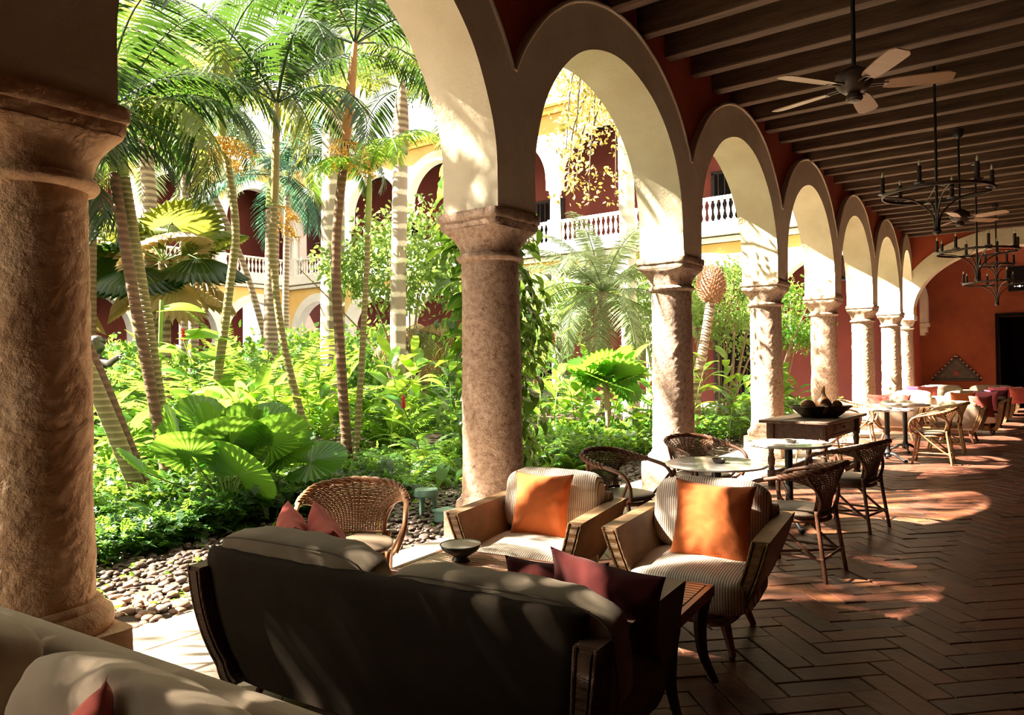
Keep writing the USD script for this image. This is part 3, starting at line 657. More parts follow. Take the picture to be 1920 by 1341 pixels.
loose('scatter_pillow', 'dark maroon pillow lying behind the front one on the dark sofa', 'pillow', pillow(.44, .40, .15, 25), 'cloth_maroon', (-1.63, 2.46, .52), math.radians(14), -.12, -.02)
loose('scatter_pillow', 'near black maroon pillow standing at the right arm of the dark sofa', 'pillow', pillow(.46, .32, .14, 27), 'cloth_maroon', (-1.335, 2.33, .635), math.radians(2), .1, .10)

# two wicker armchairs with striped upholstery
def armchair(label, loc, rot, wic=('wicker_honey', 'wicker_honey')):
    return sofa('wicker_armchair', label, 'armchair', loc, rot, .43, .82, .67, fabric='cloth_stripe', seatm='cloth_stripe', wic=wic, legm='wood_red', back_roll=True, seat_z=.415, backmat='cloth_stripe')
A1 = (-2.62, 3.80, 0); A2 = (-1.63, 3.94, 0)
armchair('honey wicker armchair with striped cushions, left one of the pair by the column', A1, 11.0)
armchair('wicker armchair with striped cushions, right one of the pair beside the brick floor', A2, 8.0)
for (x, y, _), rot, lab, sd in ((A1, 11.0, 'striped back cushion of the left armchair, behind the light orange pillow', 3), (A2, 8.0, 'striped back cushion of the right armchair, half in deep shade', 8)):
    a_ = math.radians(rot); dx, dy = -math.sin(a_)*.235, math.cos(a_)*.235
    loose('back_cushion', lab, 'cushion', backcushion(.66, .42, .22, sd), 'cloth_stripe', (x+dx, y+dy, .605), a_, -.17)
loose('scatter_pillow', 'bright orange square pillow on the left wicker armchair', 'pillow', pillow(.41, .42, .15, 33), 'cloth_orange', (-2.655, 3.86, .60), math.radians(7), -.26)
loose('scatter_pillow', 'burnt orange square pillow on the right wicker armchair', 'pillow', pillow(.44, .45, .16, 37), 'cloth_orange', (-1.575, 3.95, .605), math.radians(12), -.28, .06)

# slatted coffee table
ct = thing('coffee_table', 'low slatted wooden coffee table between the dark sofa and the armchairs', 'table', (-2.07, 3.02, 0), 5.5)
W, D, H = 1.54, .52, .45
for k in range(13):
    y = -D/2+.03+(k+.5)*(D-.06)/13
    for xa, xb in ((-W/2+.035, .36), (.385, W/2-.035)):
        obj('slat', bx(((xa+xb)/2, y, H-.011), (xb-xa, (D-.06)/13-.004, .022), .003), 'wood_slat', ct)
obj('inlay_strip', bx((.3725, 0, H-.010), (.018, D-.06, .022), .002), 'ceramic_ash', ct, label='pale strip set across the slatted top')
for s in (-1, 1):
    obj('frame_rail', bx((0, s*(D/2-.015), H-.025), (W, .03, .05), .004), 'wood_red', ct)
    obj('frame_rail', bx((s*(W/2-.017), 0, H-.025), (.034, D-.06, .05), .004), 'wood_red', ct)
    obj('apron', bx((0, s*(D/2-.05), H-.08), (W-.14, .022, .07), .004), 'wood_dark', ct)
for sx in (-1, 1):
    for sy in (-1, 1):
        x, y = sx*(W/2-.045), sy*(D/2-.04)
        p = curve([(x, y, H-.05), (x-.012*sx, y-.012*sy, .30), (x-.006*sx, y, .14), (x+.045*sx, y+.03*sy, 0)], 12)
        obj('leg', tube(p, np.interp(np.linspace(0, 1, 12), [0, .5, 1], [.040, .030, .017]), 8), 'wood_dark', ct, smooth=40)
bw = thing('footed_bowl', 'dark glazed footed bowl on the coffee table', 'bowl', (-2.60, 3.02, .45))
obj('bowl_body', lathe([(.045, 0), (.050, .006), (.043, .016), (.040, .026), (.060, .036), (.092, .058), (.108, .078), (.112, .088), (.109, .092), (.103, .088)], 40), 'ceramic_dark', bw, smooth=50)
obj('bowl_inside', lathe([(.104, .0885), (.090, .068), (.060, .052), (.001, .048)], 40), 'ceramic_ash', bw, smooth=50, label='pale ash coloured inside of the bowl')

# ------------------------------------------------------------------ cane tub chairs
def cane_chair(label, loc, rot, cane='cane', weave_='cane', pad='leather_brown', group=None):
    t = thing('cane_chair', label, 'chair', loc, rot, group)
    # seat pad and ring
    v, f = squircle((.47, .45, .075), 2.6, 3, .004, 3); obj('seat', (v+[0, 0, .435], f), pad, t, smooth=True)
    a = np.linspace(0, 2*PI, 40)
    obj('seat_ring', tube(np.stack([.212*np.cos(a), .205*np.sin(a), np.full(40, .395)], 1), .016, 8, False), cane, t, smooth=True)
    # top rim: back, sides, then down as arm loops to the seat
    R = [(.255, -.235, .44), (.300, -.255, .56), (.310, -.20, .645), (.312, -.06, .685), (.300, .09, .715), (.225, .245, .755), (.0, .315, .775)]
    R = R+[(-x, y, z) for x, y, z in R[-2::-1]]
    rim = curve(R, 90)
    for sl, nm in ((slice(0, 30), 'arm'), (slice(60, 90), 'arm')): obj(nm, tube(rim[sl], .0155, 8), cane, t, smooth=True)
    mid = rim[24:66]; k = np.arange(len(mid))
    tt, A, B = frames(mid)
    for ph in (0, 2*PI/3, 4*PI/3):
        th = k*1.05+ph; obj('rim_braid', tube(mid+.013*(np.cos(th)[:, None]*A+np.sin(th)[:, None]*B), .0125, 6), weave_, t, smooth=True)
    # woven back: funnel from the narrow seat back up to the rim
    nr, nc = 30, 21
    def P(u, w):
        # u in [-1, 1] round the back, w in [0, 1] from seat to rim
        wid = .28+.72*w**2.1
        ang = u*wid*1.0
        q = np.clip((ang+1)/2*41, 0, 41); i = np.minimum(q.astype(int), 40); fr = (q-i)[..., None]
        top = mid[::-1][i]*(1-fr)+mid[::-1][np.minimum(i+1, 41)]*fr
        bot = np.stack([.165*u*(1+0*w), .200-.035*u*u, np.full_like(u, .47)], -1)
        e = w[..., None]
        base = np.stack([top[..., 0]*.0+bot[..., 0], bot[..., 1], bot[..., 2]], -1)
        z = bot[..., 2]*(1-w)+top[..., 2]*w
        xy = bot[..., :2]*(1-e**1.25)+top[..., :2]*e**1.25
        return np.concatenate([xy, z[..., None]], -1)
    ms = []
    for r in range(nr):
        w = np.full(61, (r+.5)/nr); u = np.linspace(-1, 1, 61)
        p = P(u, w); nrm = p-np.array([0, -.1, 0]); nrm[:, 2] = 0; nrm /= np.linalg.norm(nrm, axis=1, keepdims=True)
        p = p+nrm*(.0045*np.cos((u+1)*nc/2*PI+PI*(r % 2)))[:, None]
        ms.append(tube(p, .0042, 4, False))
    obj('woven_back', cat(ms), weave_, t, smooth=True)
    ms = []
    for c in range(nc+1):
        w = np.linspace(0, 1, 9); ms.append(tube(P(np.full(9, -1+2*c/nc), w), .0045, 4, False))
    obj('back_stake', cat(ms), weave_, t, smooth=True)
    obj('back_band', tube(P(np.linspace(-1, 1, 20), np.zeros(20)), .011, 6), cane, t, smooth=True)
    # legs
    for sx in (-1, 1):
        obj('leg', tube(curve([(sx*.20, .19, .47), (sx*.195, .20, .36), (sx*.215, .25, 0)], 10), .0155, 8), cane, t, smooth=True)
        obj('leg', tube(curve([(sx*.205, -.175, .43), (sx*.20, -.185, .30), (sx*.225, -.235, 0)], 10), .0155, 8), cane, t, smooth=True)
        obj('back_post', tube(curve([(sx*.165, .175, .40), (sx*.185, .215, .55), tuple(P(np.array([sx*.62]), np.array([.97]))[0])], 10), .0135, 7), cane, t, smooth=True)
        obj('arm_brace', tube(curve([(sx*.305, -.245, .60), (sx*.265, -.18, .50), (sx*.225, -.10, .40), (sx*.215, .10, .22), (sx*.208, .225, .13)], 14), .011, 7), cane, t, smooth=True)
        obj('arm_brace', tube(curve([(sx*.262, -.24, .47), (sx*.235, -.17, .41)], 4), .011, 7), cane, t, smooth=True)
    for a_, b_ in (((-.215, -.21, .14), (.215, .235, .14)), ((.215, -.21, .145), (-.215, .235, .145)), ((-.21, .235, .16), (.21, .235, .16)), ((-.215, -.21, .155), (-.212, .235, .155)), ((.215, -.21, .155), (.212, .235, .155))):
        obj('stretcher', tube([a_, b_], .0105, 7), cane, t, smooth=True)
    return t
cA = cane_chair('reddish wicker tub chair by the pebbles, left of the coffee table', (-3.40, 2.98, 0), 44)
cB = cane_chair('dark cane tub chair at the nearest round table, back to the brick floor', (-1.53, 5.44, 0), -94, 'cane_brown', 'cane_brown')
copy(cB, (-1.55, 7.10, 0), -100, 'dark cane tub chair at the second round table, back to the brick floor')
copy(cB, (-2.84, 5.30, 0), 84, 'dark cane tub chair behind the left armchair, facing the nearest round table')
copy(cB, (-2.72, 6.62, 0), 62, 'cane tub chair between the column and the second round table')
cC = cane_chair('blond cane chair behind the old wooden table, nearest its right edge', (-2.78, 12.3, 0), 100, 'cane_blond', 'cane_blond', 'cloth_oat')
copy(cC, (-2.80, 13.55, 0), 95, 'blond cane chair furthest back on the column side of the far round tables')
copy(cC, (-2.86, 11.25, 0), 80, 'blond cane chair with thin legs seen under the old wooden table')
copy(cA, (-1.52, 12.0, 0), -88, 'brown cane chair at the far round tables, nearer of the two on the aisle')
copy(cC, (-1.52, 13.45, 0), -88, 'pale cane chair at the far round tables, behind the brown one on the aisle')

# ------------------------------------------------------------------ round cafe tables
def cafe_table(label, loc):
    t = thing('round_table', label, 'table', loc, 0)
    obj('table_top', lathe([(.001, .728), (.340, .728), (.356, .731), (.364, .738), (.364, .745), (.358, .751), (.350, .753), (.001, .753)], 72), 'marble_top', t, smooth=40)
    obj('column', lathe([(.034, .10), (.034, .70), (.060, .712), (.062, .728)], 24), 'iron_black', t, smooth=40)
    obj('base', lathe([(.020, .05), (.040, .055), (.052, .075), (.040, .10), (.050, .125), (.040, .15), (.036, .17)], 24), 'iron_black', t, smooth=40)
    for k in range(3):
        a = k*2*PI/3+.5; c, s = math.cos(a), math.sin(a)
        p = curve([(.03*c, .03*s, .11), (.10*c, .10*s, .10), (.17*c, .17*s, .055), (.235*c, .235*s, .028)], 12)
        obj('foot', cat(tube(p, np.interp(np.linspace(0, 1, 12), [0, .6, 1], [.024, .019, .015]), 8), mv(squircle((.075, .05, .040), 3, 2), (.245*c, .245*s, .021), a)), 'iron_black', t, smooth=50)
    return t
T1 = (-2.05, 5.24, 0); T2 = (-1.99, 6.80, 0); T3 = (-2.08, 11.9, 0); T4 = (-2.05, 13.2, 0)
r1 = cafe_table('grey marble topped round table nearest, behind the right armchair', T1)
copy(r1, T2, 40, 'white marble topped round table in front of the old wooden table')
copy(r1, T3, 75, 'white round table in the far sun patch, nearer of the two with an ashtray')
copy(r1, T4, 20, 'white round table furthest away, with empty top')
TRAY = lathe([(.030, 0), (.036, .003), (.048, .020), (.052, .030), (.049, .032), (.044, .022), (.032, .008), (.001, .007)], 28)
for (x, y, _), lab in ((T1, 'dark ashtray on the nearest round table'), (T2, 'brown ashtray on the second round table'), (T3, 'black ashtray on the far round table')):
    p = thing('ashtray', lab, 'ashtray', (x+.03, y-.02, .753)); obj('dish', TRAY, 'ash_tray', p, smooth=50)

# ------------------------------------------------------------------ old side table with its bowl of gourds
ot = thing('side_table', 'old dark wooden side table with turned legs and a drawer', 'table', (-2.50, 9.66, 0), -2)
w, d, h = .80, 1.68, .78
for k, (xa, xb) in enumerate(((-w/2, -.13), (-.127, .14), (.143, w/2))): obj('top_board', rough(bx(((xa+xb)/2, 0, h-.016), (xb-xa, d+.02*k, .032), .006), .003, 8, k), 'wood_antique', ot)
for s in (-1, 1):
    obj('apron', bx((0, s*(d/2-.14), h-.13), (w-.20, .03, .19), .005), 'wood_antique', ot)
    if s < 0: obj('apron', bx((-(w/2-.11), 0, h-.13), (.03, d-.30, .19), .005), 'wood_antique', ot)
obj('apron', cat(bx((w/2-.11, 0, h-.205), (.03, d-.30, .04), .004), bx((w/2-.11, -.52, h-.115), (.03, d-.30-1.04, .14), .004), bx((w/2-.11, .52, h-.115), (.03, .34, .14), .004)), 'wood_antique', ot)
dr = obj('drawer', cat(bx((w/2-.095, .0, h-.112), (.022, .66, .125), .006), bx((w/2-.083, .0, h-.112), (.012, .56, .075), .005)), 'wood_antique', ot)
obj('knob', mv(lathe([(.006, 0), (.008, .012), (.017, .022), (.014, .034), (.001, .037)], 14), (w/2-.078, 0, h-.112), 0, 0, PI/2), 'iron_rust', dr, smooth=50)
LEGP = [(.040, 0), (.044, .012), (.044, .05), (.034, .065), (.046, .09), (.046, .17), (.030, .185), (.038, .20), (.028, .215), (.040, .26), (.043, .31), (.030, .36), (.037, .372), (.027, .385), (.032, .43), (.041, .47), (.030, .51), (.043, .53), (.045, .56), (.045, .70)]
for sx in (-1, 1):
    for sy in (-1, 1): obj('leg', cat(mv(lathe(LEGP, 20), (sx*(w/2-.10), sy*(d/2-.13), 0)), bx((sx*(w/2-.10), sy*(d/2-.13), .13), (.078, .078, .11), .01), bx((sx*(w/2-.10), sy*(d/2-.13), h-.13), (.082, .082, .20), .01)), 'wood_antique', ot, smooth=35)
for sy in (-1, 1): obj('stretcher', bx((0, sy*(d/2-.13), .13), (w-.25, .035, .06), .005), 'wood_antique', ot)
for sx in (-1, 1): obj('stretcher', bx((sx*(w/2-.10), 0, .13), (.035, d-.33, .06), .005), 'wood_antique', ot)
# dug-out wooden trough
tr = thing('wooden_trough', 'black dug-out wooden trough bowl on the old side table', 'bowl', (-2.43, 9.64, .78), 49)
def trough_ring(hx, hy, z, p=8): 
    a = np.arange(48)*2*PI/48; k = 1/((np.abs(np.cos(a))**p+np.abs(np.sin(a))**p)**(1/p)); return np.stack([hx*k*np.cos(a), hy*k*np.sin(a), np.full(48, z)], 1)
obj('trough', rough(grid(np.array([trough_ring(.18, .12, 0), trough_ring(.20, .135, .012), trough_ring(.27, .18, .075), trough_ring(.335, .225, .135), trough_ring(.330, .22, .139), trough_ring(.26, .17, .09), trough_ring(.19, .125, .035), trough_ring(.05, .03, .03)]), closed_v=True, cap=True), .004, 9, 3), 'wood_black', tr, smooth=45)
GB = [(.001, 0), (.05, .006), (.085, .035), (.098, .075), (.088, .115), (.055, .145), (.020, .156), (.001, .158)]
GN = [(.001, 0), (.05, .006), (.088, .035), (.100, .075), (.092, .11), (.066, .145), (.038, .175), (.026, .21), (.022, .25), (.020, .285), (.014, .305), (.001, .310)]
for m, lab, l, r, ry in ((GN, 'long-necked brown gourd standing in the wooden trough', (-2.42, 9.70, .875), 20, .05), (GB, 'round brown gourd at the left end of the wooden trough', (-2.56, 9.51, .855), 60, .4), (GB, 'round brown gourd at the right end of the wooden trough', (-2.31, 9.81, .85), 120, -.5), (GN, 'small gourd lying with its neck forward in the wooden trough', (-2.37, 9.54, .88), -60, 1.35)):
    g = thing('gourd', lab, 'gourd', l, r); obj('body', mv(lathe(m, 30), (0, 0, 0), 0, 0, ry, .62 if 'small' in lab else .93), 'gourd_skin', g, smooth=60)

# ------------------------------------------------------------------ far seating group
def far_sofa(name, label, cat_, loc, rot, hw, **k):
    return sofa(name, label, cat_, loc, rot, hw, .82, .66, fabric='cloth_oat', seatm='cloth_sand', wic=('wicker_honey', 'wicker_honey'), legm='wood_red', **k)
fa = far_sofa('wicker_armchair', 'honey wicker armchair with oat back panel facing away, left of the far pair', 'armchair', (-2.45, 15.15, 0), 180, .46)
copy(fa, (-1.52, 15.15, 0), 178, 'honey wicker armchair with oat back panel facing away, right of the far pair')
fs = far_sofa('wicker_sofa', 'honey wicker sofa in the far group, first behind the armchairs', 'sofa', (-1.92, 17.1, 0), 0, 1.0)
copy(fs, (-1.90, 18.6, 0), 181, 'honey wicker sofa in the far group, second row back')
copy(fs, (-1.88, 20.6, 0), 1, 'honey wicker sofa in the far group, third row back')
copy(fs, (-1.85, 22.4, 0), 181, 'honey wicker sofa in the far group, last before the red wall')
for (x, y, z, wd, mt, lab) in ((-2.45, 15.06, .52, .62, 'cloth_khaki', 'grey brown cushion over the back of the far left armchair'), (-1.52, 15.05, .52, .62, 'cloth_khaki', 'grey brown cushion over the back of the far right armchair'),
     (-2.55, 17.36, .60, .72, 'cloth_khaki', 'plump khaki cushion in the far group, behind the left armchair'), (-1.55, 17.36, .60, .86, 'cloth_khaki', 'flat khaki cushion in the far group behind the orange pillow'),
     (-2.45, 20.85, .60, .95, 'cloth_khaki', 'long khaki cushion under the triangular wall relief'), (-1.38, 20.85, .60, .95, 'cloth_oat', 'long pale cushion right of the khaki one under the wall relief')):
    loose('back_cushion', lab, 'cushion', backcushion(wd, .42, .2, int(abs(x*10+y))), mt, (x, y, z), 0, -.12)
for i, (x, y, z, mt, lab, rz) in enumerate(((-2.78, 15.30, .62, 'cloth_coral', 'coral pillow at the left end of the far seating group', .4), (-2.50, 15.34, .62, 'cloth_coral', 'coral pillow second from the left in the far seating group', -.1),
     (-2.92, 20.5, .60, 'cloth_plum', 'plum pillow standing left of the bright coral one under the red wall', .5), (-2.66, 20.35, .60, 'cloth_coral', 'bright coral pillow against the far red wall, left of the relief', .05),
     (-1.62, 17.0, .60, 'cloth_orange', 'rusty orange pillow lying low in the middle of the far group', .0), (-1.25, 17.15, .62, 'cloth_pink', 'pink pillow in the far group behind the pale cane chair', -.1),
     (-1.17, 15.25, .62, 'cloth_coral', 'coral pink pillow leaning on the nearest right arm of the far group', .7), (-1.22, 20.4, .60, 'cloth_pink', 'pink pillow high in the far group, left of two', .1),
     (-1.00, 20.5, .60, 'cloth_pink', 'second pink pillow high in the far group, right of the first', -.2), (-.82, 20.2, .60, 'cloth_coral', 'red coral pillow at the far right arm of the seating group', .5),
     (-1.15, 18.45, .60, 'cloth_plum', 'dark plum pillow in the middle of the far right seats', .2))):
    loose('scatter_pillow', lab, 'pillow', pillow(.44, .40, .15, 40+i, 18), mt, (x, y, z), rz, -.2)
# ------------------------------------------------------------------ ceiling fans and iron chandeliers
def fan(label, loc, rot0):
    t = thing('ceiling_fan', label, 'fan', loc, rot0)      # origin: blade plane
    top = ZB-loc[2]+.06
    obj('rod', tube([(0, 0, .10), (0, 0, 5.145-loc[2])], .016, 10), 'iron_black', t, smooth=True)
    obj('canopy', lathe([(.02, top-.18), (.06, top-.15), (.075, top-.1), (.075, top-.05)], 20), 'iron_black', t, smooth=40)
    obj('motor_housing', lathe([(.03, -.055), (.075, -.05), (.10, -.03), (.125, .0), (.135, .04), (.125, .08), (.07, .115), (.03, .14)], 28), 'iron_rust', t, smooth=40)
    obj('switch_cap', lathe([(.001, -.125), (.045, -.12), (.06, -.10), (.055, -.07), (.03, -.05)], 24), 'iron_rust', t, smooth=40)
    for k in range(5):
        a = k*2*PI/5
        u = np.linspace(0, 1, 12); hw = np.interp(u, [0, .12, .5, .9, 1], [.045, .062, .072, .075, .045])
        rows = []
        for i, s in enumerate(u):
            y = np.linspace(-1, 1, 5)*hw[i]; z = y*-.20
            o = np.stack([np.full(5, .20+.46*s), y, z+.004], 1); q = o-[0, 0, .008]; rows.append(np.vstack([o, q[::-1]]))
        b = obj('blade', mv(grid(np.array(rows), closed_v=True, cap=True), (0, 0, -.01), a), 'fan_blade', t, smooth=30)
        obj('blade_bracket', mv(cat(bx((.155, .022, -.008), (.13, .014, .012), .003), bx((.155, -.022, -.008), (.13, .014, .012), .003), bx((.215, 0, -.012), (.03, .07, .008), .003)), (0, 0, 0), a), 'iron_rust', t)
    return t
fan('bronze ceiling fan with five brown blades, nearest', (-1.22, 5.95, 3.52), 20)
fan('ceiling fan further down the gallery, beyond the first chandelier', (-1.22, 12.9, 3.56), 50)
def candle(t, x, y, z, h=.20):
    obj('drip_pan', mv(lathe([(.012, 0), (.05, .006), (.062, .018), (.058, .02), (.01, .012)], 18), (x, y, z)), 'iron_black', t, smooth=40)
    c = obj('candle', mv(lathe([(.024, .0), (.024, h-.01), (.020, h)], 14), (x, y, z+.012)), 'candle_dark', t, smooth=40)
    obj('flame_bulb', mv(lathe([(.008, 0), (.015, .018), (.014, .035), (.006, .062), (.001, .072)], 12), (x, y, z+.012+h)), 'bulb_glass', c, smooth=True)
def chandelier(label, loc, R, nc, ringz, upper=None):
    t = thing('chandelier', label, 'chandelier', loc)       # origin: bottom finial
    top = ZB-loc[2]+.1
    obj('rod', tube([(0, 0, .05), (0, 0, 5.145-loc[2])], .016, 10), 'iron_black', t, smooth=True)
    obj('ceiling_plate', lathe([(.02, top-.13), (.06, top-.12), (.07, top-.10), (.07, top-.06)], 18), 'iron_black', t, smooth=40)
    obj('finial', lathe([(.001, 0), (.03, .01), (.05, .04), (.035, .07), (.028, .16), (.022, .2)], 16), 'iron_black', t, smooth=40)
    for (r, z, n) in [(R, ringz, nc)]+([upper] if upper else []):
        a = np.linspace(0, 2*PI, 72); sec = np.array([[-.006, -.018], [.006, -.018], [.006, .018], [-.006, .018]])
        P = np.array([[[(r+s[0])*math.cos(b), (r+s[0])*math.sin(b), z+s[1]] for s in sec] for b in a])
        obj('ring', grid(P, closed_v=True), 'iron_rust', t, smooth=20)
        for k in range(n):
            b = k*2*PI/n+.35; candle(t, r*math.cos(b), r*math.sin(b), z+.015)
        for k in range(4):
            b = k*PI/2+.35; c, s = math.cos(b), math.sin(b); z0 = .06 if z == ringz else ringz+.05
            p = curve([(.02*c, .02*s, z0), (.10*r*c, .10*r*s, z0+.45*(z-z0)), (.45*r*c, .45*r*s, z0+.85*(z-z0)), (r*c, r*s, z-.01)], 18)
            obj('arm', tube(p, .011, 7), 'iron_rust', t, smooth=True)
            obj('spoke', tube([(.01*c, .01*s, z+.10), (r*.55*c, r*.55*s, z+.02), (r*c, r*s, z)], .007, 6), 'iron_black', t, smooth=True)
    return t
chandelier('iron ring chandelier with candle bulbs, nearest, between the two fans', (-1.20, 10.2, 2.96), .585, 6, .50)
chandelier('second iron ring chandelier, in front of the cross arch', (-1.20, 15.3, 2.80), .62, 8, .52)
chandelier('two-tiered iron chandelier furthest down the gallery', (-1.20, 20.0, 2.62), .66, 8, .52, (.34, .92, 5))
# floodlight bracket on the first beams is lost in the dark; wall pieces on the far wall
rl = thing('wall_relief', 'triangular carved wooden relief edged with knobs on the red wall', 'wall decoration', (-2.60, YWALL-.05, .80))
for a, b in (((-.60, 0), (.60, 0)), ((-.60, 0), (0, .66)), ((.60, 0), (0, .66))):
    a, b = np.array(a), np.array(b); L = np.linalg.norm(b-a); an = math.atan2(*(b-a)[::-1])
    m = bx((L/2, 0, .0), (L+.06, .10, .07), .012); obj('frame_side', mv(m, (a[0], 0, a[1]), 0, 0, -an), 'relief_frame', rl)
obj('carved_panel', rough(extrude(Polygon([(-.53, .03), (.53, .03), (0, .61)]), .05, 'y', -.015), .006, 14, 4), 'relief_panel', rl)
v, f = squircle((.17, .05, .16), 2.3, 2); obj('emblem', (v+[.0, -.02, .20], f), 'relief_red', rl, smooth=True)
for s in (-1, 1):
    for k in range(8):
        q = (k+.3)/7.6; v, f = squircle((.05, .05, .05), 2, 2)
        obj('knob', (v+[s*.645*(1-q), -.03, .03+.70*q], f), 'knob_shell', rl, smooth=True)
tv = thing('wall_screen', 'black wall screen with glowing dots for reflections, high on the far wall', 'screen', (-.78, YWALL-.06, 3.70))
obj('screen', bx((0, 0, 0), (.98, .08, .72), .01), 'tv_glass', tv)
for k, (dx, w_) in enumerate(((-.33, .022), (-.27, .018), (-.215, .040), (-.15, .018), (-.09, .03))): obj('indicator_light', mv(lathe([(.001, 0), (w_*.8, .002), (w_*.7, .008), (.001, .01)], 12), (dx, -.042, -.22), 0, PI/2), 'reflection_glow', tv)  # glowing dots stand in for reflected specks on the glass

# ------------------------------------------------------------------ garden hardware and pebbles
gl = thing('garden_light', 'round green garden light on legs, on the pebbles', 'lamp', (-5.37, 5.70, -.06))
obj('lamp_cap', lathe([(.001, .185), (.115, .185), (.125, .19), (.128, .205), (.128, .245), (.12, .258), (.001, .262)], 36), 'green_metal', gl, smooth=40)
for k in range(3): obj('leg', bx((.085*math.cos(k*2.094+.6), .085*math.sin(k*2.094+.6), .095), (.035, .035, .19), .004), 'green_metal', gl)
gb = thing('junction_box', 'flat green metal box lying on the pebbles by the column', 'box', (-4.85, 5.48, -.05))
obj('lid', bx((0, 0, .115), (.30, .20, .02), .004), 'green_metal', gb); obj('housing', bx((0, 0, .055), (.27, .17, .11), .005), 'green_metal', gb)
pb = thing('pebble_bed', 'strip of mixed river pebbles along the stone kerb', 'pebbles', kind='structure')
obj('pebble_base', extrude(Polygon([(-4.34, -1), (-4.34, 24), (-5.4, 24), (-5.5, 8.2), (-6.3, 6.0), (-6.5, 4.6), (-6.1, 3.2), (-6.4, 2.4), (-6.6, -1)]), .05, 'z', -.115), 'soil', pb)
cand = []
def bedge(y): return np.interp(y, [-1, 2.4, 3.2, 4.6, 6.0, 8.2, 24], [-6.5, -6.35, -6.05, -6.4, -6.25, -5.5, -5.4])
pr_ = np.random.default_rng(5)
for k in range(5200):
    y = pr_.uniform(1.2, 10.5) if k < 4600 else pr_.uniform(10.5, 22); x = pr_.uniform(bedge(y)-.05, -4.36)
    s = pr_.uniform(.042, .080)*(1.25 if pr_.random() < .08 else 1)
    cand.append((x, y, -.055+pr_.uniform(-.008, .022), s, pr_.uniform(.55, 1.0), pr_.uniform(.38, .62), pr_.uniform(0, 6.28), pr_.uniform(-.3, .3)))
def vis(c):                                      # the pebbles one sees largest: between the near column and the sofa, and by the light
    x, y = c[0], c[1]
    return math.hypot(x, y)-c[3]*14+(0 if (2.0 < y < 3.3 and x > -5.9) or (3.6 < y < 6.2 and x > -5.6) else 9)
cand.sort(key=vis); rest = []
ic, icf = _ICO[2]; ic1, ic1f = _ICO[1]
for k, (x, y, z, s, b, c, a, ti) in enumerate(cand):
    V, F = (ic1, ic1f)
    e = np.sign(V)*np.abs(V)**.85
    m = mv((e*[s/2, s*b/2, s*c/2], F), (x, y, z), a, ti)
    if k < 300: obj('pebble', mv((np.sign(ic)*np.abs(ic)**.9*[s/2, s*b/2, s*c/2], icf), (x, y, z), a, ti), 'pebble_%d' % pr_.integers(6), pb, smooth=True)
    else: rest.append(m)
obj('pebble_mass', cat(rest), 'pebble_mixed', pb, smooth=True, kind='stuff')

# bronze garden statue half hidden behind the near column: a seated child with outstretched arms
def body(chains, smooth_it=8, L=.02):
    import manifold3d as m3
    parts = []
    for ch in chains:
        for (p, r), (q, s) in zip(ch[:-1], ch[1:]):
            a = m3.Manifold.sphere(r, 16).translate(tuple(p)); b = m3.Manifold.sphere(s, 16).translate(tuple(q))
            parts.append(m3.Manifold.batch_hull([a, b]))
    u = m3.Manifold.batch_boolean(parts, m3.OpType.Add).refine_to_length(L)
    mm = u.to_mesh(); t = trimesh.Trimesh(mm.vert_properties[:, :3], mm.tri_verts, process=True)
    trimesh.smoothing.filter_taubin(t, iterations=smooth_it)
    return tm(t)
st = thing('garden_statue', 'dark bronze garden figure with outstretched arm behind the near column', 'statue', (-12.46, 5.60, 0), 20)
obj('figure', body([[((0, 0, 1.02), .17), ((0, 0, 1.30), .15), ((.0, .0, 1.55), .17), ((0, 0, 1.70), .08), ((.02, 0, 1.80), .07)], [((.02, 0, 1.86), .125), ((.02, -.02, 1.92), .12)],
     [((.12, 0, 1.62), .075), ((.33, -.06, 1.58), .055), ((.52, -.12, 1.66), .042), ((.60, -.14, 1.69), .040)], [((.60, -.14, 1.69), .02), ((.67, -.15, 1.74), .012)], [((.60, -.15, 1.69), .02), ((.68, -.16, 1.70), .012)], [((.6, -.14, 1.69), .02), ((.66, -.17, 1.66), .012)],
     [((-.12, 0, 1.62), .075), ((-.30, -.08, 1.48), .055), ((-.40, -.2, 1.62), .042)],
     [((.08, 0, 1.02), .11), ((.16, -.22, .98), .085), ((.17, -.26, .66), .06), ((.17, -.34, .60), .045)], [((-.08, 0, 1.02), .11), ((-.14, -.24, .96), .085), ((-.15, -.28, .64), .06), ((-.15, -.36, .58), .045)]]), 'bronze', st, smooth=True)
obj('pedestal', cat(lathe([(.34, 0), (.34, .10), (.28, .14), (.26, .50), (.30, .56), (.30, .62)], 24), lathe([(.26, .60), (.24, .9), (.14, .95)], 20)), 'bronze', st, smooth=30)
obj('hair', rough(squircle((.27, .26, .16), 2, 3), .03, 18, 2)[0]+[.02, .01, 1.98] if False else mv(rough(squircle((.27, .26, .17), 2, 3), .03, 18, 2), (.02, .01, 1.96)), 'bronze', st, smooth=40)

pl = thing('pendant_lamp', 'small pendant lamp hanging in the arcade beyond the fourth arch', 'lamp', (-5.55, 25.0, 3.95))
obj('rod', tube([(0, 0, .1), (0, 0, 1.66)], .014, 8), 'iron_black', pl, smooth=True)
obj('shade', lathe([(.02, .14), (.08, .12), (.17, .03), (.18, 0), (.165, 0), (.07, .09), (.01, .11)], 24), 'iron_black', pl, smooth=40)
pe = thing('fallen_petal', 'small magenta petal lying on the stone paving beyond the nearest round table', 'petal', (-2.85, 8.30, .003))
obj('petal', mv((lambda q: (q[0]*[1, 1, .35], q[1]))(squircle((.06, .045, .03), 2, 2)), (0, 0, .006)), 'cloth_pink', pe, smooth=True)
